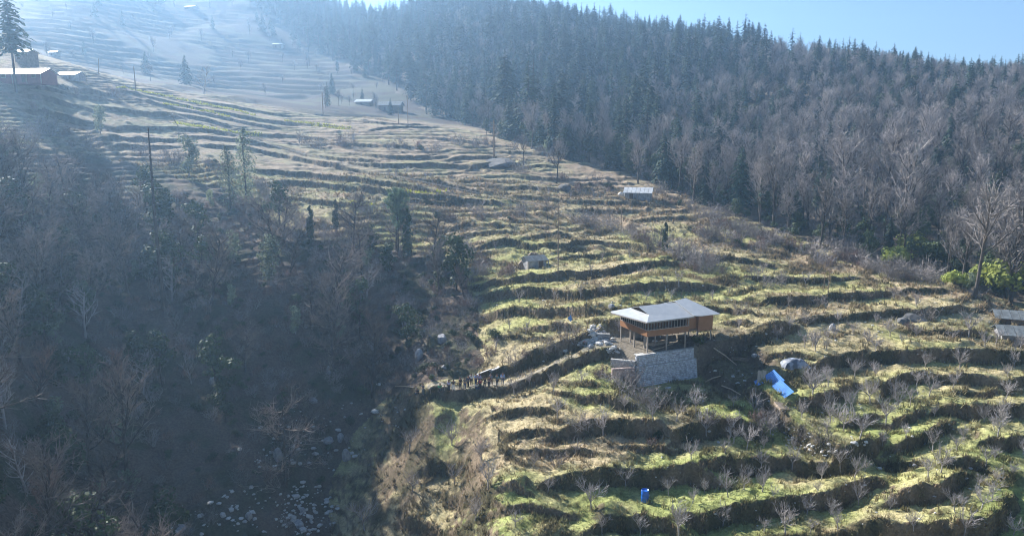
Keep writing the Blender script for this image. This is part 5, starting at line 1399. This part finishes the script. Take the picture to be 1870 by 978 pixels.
def fence(pts, hpx, label, wires=2, r=.05):
    P = [hit(u, v) for u, v in pts]; o = empty('post_fence', P[0]); tag(o, label, 'fence'); h = hpx / F_PX * P[0].y
    for i, p in enumerate(P):
        mb = MB(); mb.tube([(0, 0, -.2), (rnd.uniform(-.08, .08), 0, h * rnd.uniform(.85, 1.15))], [r, r * .8], 5); mb.build('post', M['wood'], o, loc=p - P[0])
    for w_ in range(wires):
        mb = MB(); mb.tube([tuple(p - P[0] + Vector((0, 0, h * (.5 + .4 * w_)))) for p in P], [.012] * len(P), 3, cap=False); mb.build('wire', M['cable'], o)
fence([(1262, 552), (1271, 553), (1285, 549), (1297, 550), (1312, 553), (1328, 556), (1343, 560), (1367, 562), (1385, 566)], 12, 'line of short fence posts in the grass behind the stilted house')
fence([(928, 665), (981, 642), (1006, 631), (1023, 622), (1037, 619), (1058, 608), (1073, 600)], 17, 'row of dark posts along the bank above the footpath', 1)
fence([(1150, 547), (1172, 545), (1196, 543), (1220, 541), (1244, 543)], 11, 'faint row of fence posts on the terrace behind the house roof', 2, .04)
p0 = [hit(786, 716), hit(800, 713), hit(812, 711), hit(826, 709), hit(840, 707), hit(852, 706)]
o = empty('handrail', p0[0]); tag(o, 'low reddish wooden handrail on the outer edge of the footpath', 'railing')
for p in p0:
    mb = MB(); mb.box(-.04, .04, -.04, .04, -.3, .75); mb.build('post', M['rubble_pink'], o, loc=p - p0[0])
mb = MB(); mb.tube([tuple(p - p0[0] + Vector((0, 0, .72))) for p in p0], [.04] * 6, 5); mb.build('rail', M['rubble_pink'], o)

# --- yellow flowering crop strips in the upper fields
R = np.random.RandomState(77); T = []; cc = []
for strip, wid in ((((214, 161), (250, 166), (300, 176), (340, 184), (380, 191), (420, 200), (466, 211)), 1.6), (((318, 224), (345, 229), (380, 234), (415, 239), (450, 244), (476, 248)), 1.8), (((520, 220), (560, 225), (600, 231), (640, 236)), 1.3), (((735, 353), (760, 352), (800, 352), (815, 350)), .9), (((640, 373), (665, 374), (690, 373)), .8), (((300, 190), (340, 196), (380, 204), (420, 214)), 1.0)):
    P = [hit(*q) for q in strip]
    for a, b in zip(P[:-1], P[1:]):
        L = (b - a).length; n = int(L * wid * 9)
        t = R.rand(n); y_ = R.uniform(-wid, wid, n); x = a.x + (b.x - a.x) * t; y = a.y + (b.y - a.y) * t + y_; z = terrain_lookup(x, y); h = R.uniform(.35, .8, n); ph = R.uniform(0, 6.28, n); w_ = .22
        q = np.zeros((n, 3, 3)); q[:, 0] = np.stack([x - np.cos(ph) * w_, y - np.sin(ph) * w_, z], -1); q[:, 1] = np.stack([x + np.cos(ph) * w_, y + np.sin(ph) * w_, z], -1); q[:, 2] = np.stack([x + R.uniform(-.2, .2, n), y + R.uniform(-.2, .2, n), z + h], -1)
        T.append(q); cc.append(np.array([.42, .42, .06]) * R.uniform(.7, 1.2, (n, 1)))
me = tri_soup('mustard_crop', np.concatenate(T), bpy.data.materials['grass_tufts_blades'] if 'grass_tufts_blades' in bpy.data.materials else M['leaf_lime'], np.concatenate(cc)); tag(link('mustard_crop', me), 'strips of yellow flowering crop on the narrow upper terraces', 'crop', None, 'stuff')

# --- people on the footpath
def skinned(name, J, E, m, sub=1):
    me = bpy.data.meshes.new(name); ks = list(J); me.from_pydata([J[k][0] for k in ks], [(ks.index(a), ks.index(b)) for a, b in E], [])
    o = bpy.data.objects.new(name, me); COL.objects.link(o); md = o.modifiers.new('s', 'SKIN'); md.use_smooth_shade = True
    for i, k in enumerate(ks):
        r = J[k][1]; me.skin_vertices[0].data[i].radius = r if isinstance(r, tuple) else (r, r)
    me.skin_vertices[0].data[0].use_root = True
    s = o.modifiers.new('u', 'SUBSURF'); s.levels = sub; s.render_levels = sub
    return o
def pose_joints(p):
    bend, sit, stride, arm = p
    cb, sb = math.cos(bend), math.sin(bend); hz = .92 if not sit else .38
    def up(x, y, z): return (x, y * cb + z * sb, hz + z * cb - y * sb)
    J = {'pelvis': ((0, 0, hz), (.15, .10)), 'spine': (up(0, 0, .22), (.13, .09)), 'chest': (up(0, 0, .42), (.16, .10)), 'neck': (up(0, .01, .56), .055), 'jaw': (up(0, .03, .64), (.07, .08)), 'brow': (up(0, .03, .73), (.08, .095)), 'crown': (up(0, .02, .80), .06), 'nose': (up(0, .12, .68), .018)}
    E = [('pelvis', 'spine'), ('spine', 'chest'), ('chest', 'neck'), ('neck', 'jaw'), ('jaw', 'brow'), ('brow', 'crown'), ('jaw', 'nose')]
    for s, n in ((-1, 'l'), (1, 'r')):
        J['sh' + n] = (up(s * .19, 0, .48), .055); E.append(('chest', 'sh' + n))
        if arm == 0: el, wr = up(s * .25, -.03, .20), up(s * .26, .06, -.04)
        elif arm == 1: el, wr = up(s * .27, .02, .22), up(s * .10, .22, .22)
        else: el, wr = up(s * .26, .12, .24), up(s * .2, .36, .30) if s > 0 else up(s * .26, .06, -.04)
        J['el' + n] = (el, .042); J['wr' + n] = (wr, .03); E += [('sh' + n, 'el' + n), ('el' + n, 'wr' + n)]
        d = (Vector(wr) - Vector(el)).normalized(); pm = Vector(wr) + d * .07; J['pm' + n] = (tuple(pm), (.038, .018)); E.append(('wr' + n, 'pm' + n))
        sd_v = d.cross(Vector((0, 1, 0))).normalized() if abs(d.y) < .9 else Vector((1, 0, 0))
        for k in range(4):
            a = pm + sd_v * (k - 1.5) * .018 + d * (.045 + .008 * (1.5 - abs(k - 1.5))); b = a + d * .03 + Vector((0, .012, -.008)); J['f%d%s' % (k, n)] = (tuple(a), .009); J['g%d%s' % (k, n)] = (tuple(b), .007); E += [('pm' + n, 'f%d%s' % (k, n)), ('f%d%s' % (k, n), 'g%d%s' % (k, n))]
        th = Vector(wr) + d * .03 + sd_v * .045; J['th' + n] = (tuple(th), .011); E.append(('wr' + n, 'th' + n))
        if sit: hp, kn, an = (s * .1, .02, hz - .03), (s * .16, .38, hz + .12), (s * .15, .30, .09)
        else: hp, kn, an = (s * .09, 0, hz - .06), (s * .10, .05 + s * stride * .5, .5), (s * .10, s * stride, .09)
        J['hp' + n] = (hp, .09); J['kn' + n] = (kn, .06); J['an' + n] = (an, .04); J['to' + n] = ((an[0] + s * .02, an[1] + .16, .045), (.045, .035)); E += [('pelvis', 'hp' + n), ('hp' + n, 'kn' + n), ('kn' + n, 'an' + n), ('an' + n, 'to' + n)]
    return J, E
POSES = [(0.03, 0, .02, 0), (.08, 0, .14, 0), (.05, 0, .03, 1), (.45, 0, .05, 1), (.25, 1, 0, 1), (.1, 0, .04, 2)]
raw = []
for pi, ps in enumerate(POSES):
    J, E = pose_joints(ps)
    body = skinned('body', J, E, None)
    S = {k: (J[k][0], tuple(r + .022 for r in J[k][1]) if isinstance(J[k][1], tuple) else J[k][1] + .02) for k in ('pelvis', 'spine', 'chest', 'shl', 'ell', 'shr', 'elr')}
    for n in 'lr':
        a, b = Vector(J['el' + n][0]), Vector(J['wr' + n][0]); S['cf' + n] = (tuple(a + (b - a) * (.85 if pi % 2 else .15)), .048)
    Sh = skinned('shirt', S, [('pelvis', 'spine'), ('spine', 'chest'), ('chest', 'shl'), ('chest', 'shr'), ('shl', 'ell'), ('shr', 'elr'), ('ell', 'cfl'), ('elr', 'cfr')], None)
    Tr = {k: (J[k][0], tuple(r + .018 for r in J[k][1]) if isinstance(J[k][1], tuple) else J[k][1] + .018) for k in ('pelvis', 'hpl', 'knl', 'anl', 'hpr', 'knr', 'anr')}
    Tro = skinned('trousers', Tr, [('pelvis', 'hpl'), ('hpl', 'knl'), ('knl', 'anl'), ('pelvis', 'hpr'), ('hpr', 'knr'), ('knr', 'anr')], None)
    c = Vector(J['brow'][0]); H_ = skinned('hair', {'a': (tuple(c + Vector((0, -.035, .0))), (.085, .085)), 'b': (tuple(Vector(J['crown'][0]) + Vector((0, -.01, .0))), (.085, .095)), 'c': (tuple(c + Vector((0, -.05, -.07))), .06)}, [('b', 'a'), ('a', 'c')], None)
    raw.append((body, Sh, Tro, H_))
bpy.context.view_layer.update(); dg = bpy.context.evaluated_depsgraph_get(); FIG = []
for row in raw:
    r2 = []
    for o in row:
        me = bpy.data.meshes.new_from_object(o.evaluated_get(dg)); r2.append(me)
    FIG.append(r2)
for row in raw:
    for o in row: bpy.data.objects.remove(o)
def dyed(me, c, key, cache={}):
    if (me.name, key) not in cache:
        q = me.copy(); q.materials.clear()
        if key not in M: M[key] = mat(key, c, .85, tuple(x * .85 for x in c), 12)
        q.materials.append(M[key]); cache[(me.name, key)] = q
    return cache[(me.name, key)]
CLO = {'white': (.75, .75, .74), 'green': (.02, .35, .16), 'lilac': (.48, .46, .68), 'black': (.02, .02, .025), 'navy': (.03, .05, .12), 'grey': (.16, .18, .2), 'maroon': (.25, .02, .05), 'teal': (.10, .18, .2), 'blue': (.28, .38, .62), 'brown': (.13, .08, .06), 'skin': (.36, .20, .13), 'hair': (.015, .012, .01)}
PEOPLE = [(803, 714, 4, 'green', 'black', 'sitting in a bright green top at the left of the group'), (820, 714, 0, 'lilac', 'black', 'standing in a white and violet top next to the seated green one'),
 (828, 713, 3, 'black', 'white', 'bending in a dark top and white shorts beside the railing'), (841, 711, 0, 'black', 'black', 'standing all in black at the railing left of the group centre'), (849, 711, 2, 'grey', 'navy', 'in dark grey with folded arms behind the railing'),
 (855, 707, 1, 'navy', 'black', 'walking in navy left of the tall white shirted one'), (861, 703, 0, 'white', 'black', 'tallest one in a loose white shirt and dark trousers'), (869, 704, 2, 'blue', 'navy', 'in a pale blue top between the two white shirts'),
 (870, 712, 4, 'white', 'navy', 'sitting in front in a clean white t-shirt'), (876, 703, 1, 'lilac', 'navy', 'in a pale lilac jacket right of centre in the group'), (877, 711, 3, 'maroon', 'black', 'leaning forward in a dark red top'),
 (885, 709, 5, 'black', 'black', 'in black holding one arm out on the right of the group'), (893, 708, 2, 'brown', 'black', 'in a brown jacket with folded arms'), (897, 703, 1, 'grey', 'brown', 'in a grey top at the back right of the group'),
 (908, 706, 0, 'teal', 'black', 'in a dull teal jacket near the right end of the group'), (918, 702, 5, 'blue', 'navy', 'rightmost one in a light blue top on the path'), (763, 722, 4, 'black', 'black', 'crouching in black alone at the far left end of the path'), (773, 721, 2, 'grey', 'grey', 'in grey standing beside the one crouching at the path end')]
for u, v, ps, sh, tr, lab in PEOPLE:
    p = hit(u, v); o = empty('person', p, math.pi + rnd.uniform(-.7, .7), rnd.uniform(.96, 1.04)); tag(o, 'person ' + lab, 'person', 'people gathered on the footpath')
    b, s2, t2, h2 = FIG[ps]
    link('body', dyed(b, CLO['skin'], 'skin'), o); link('shirt', dyed(s2, CLO[sh], sh), o); link('trousers', dyed(t2, CLO[tr], tr), o); link('hair', dyed(h2, CLO['hair'], 'hair'), o)

# ------------------------------------------------------------------ the air between the drone and the hills
def haze_box():
    bm = bmesh.new(); bmesh.ops.create_cube(bm, size=1.0)
    me = bpy.data.meshes.new('haze'); bm.to_mesh(me); bm.free()
    top = max(float(GZ.max()) + 45, 60); bot = float(GZ.min()) - 1.0
    o = bpy.data.objects.new('haze', me); COL.objects.link(o)
    o.location = (0, 790, (top + bot) / 2); o.scale = (3000, 1620, top - bot)
    m = bpy.data.materials.new('haze_air'); m.use_nodes = True
    nt = m.node_tree; nt.nodes.clear()
    out = nt.nodes.new('ShaderNodeOutputMaterial'); pv = nt.nodes.new('ShaderNodeVolumePrincipled')
    pv.inputs['Color'].default_value = (.42, .68, 1.0, 1); pv.inputs['Density'].default_value = HAZE_DENSITY
    pv.inputs['Anisotropy'].default_value = 0.52
    nt.links.new(pv.outputs[0], out.inputs['Volume'])
    me.materials.append(m)
    tag(o, kind='stuff')
haze_box()
print('terrain', GZ.shape, GZ.min(), GZ.max(), 'tris', 2 * (GZ.shape[0] - 1) * (GZ.shape[1] - 1))
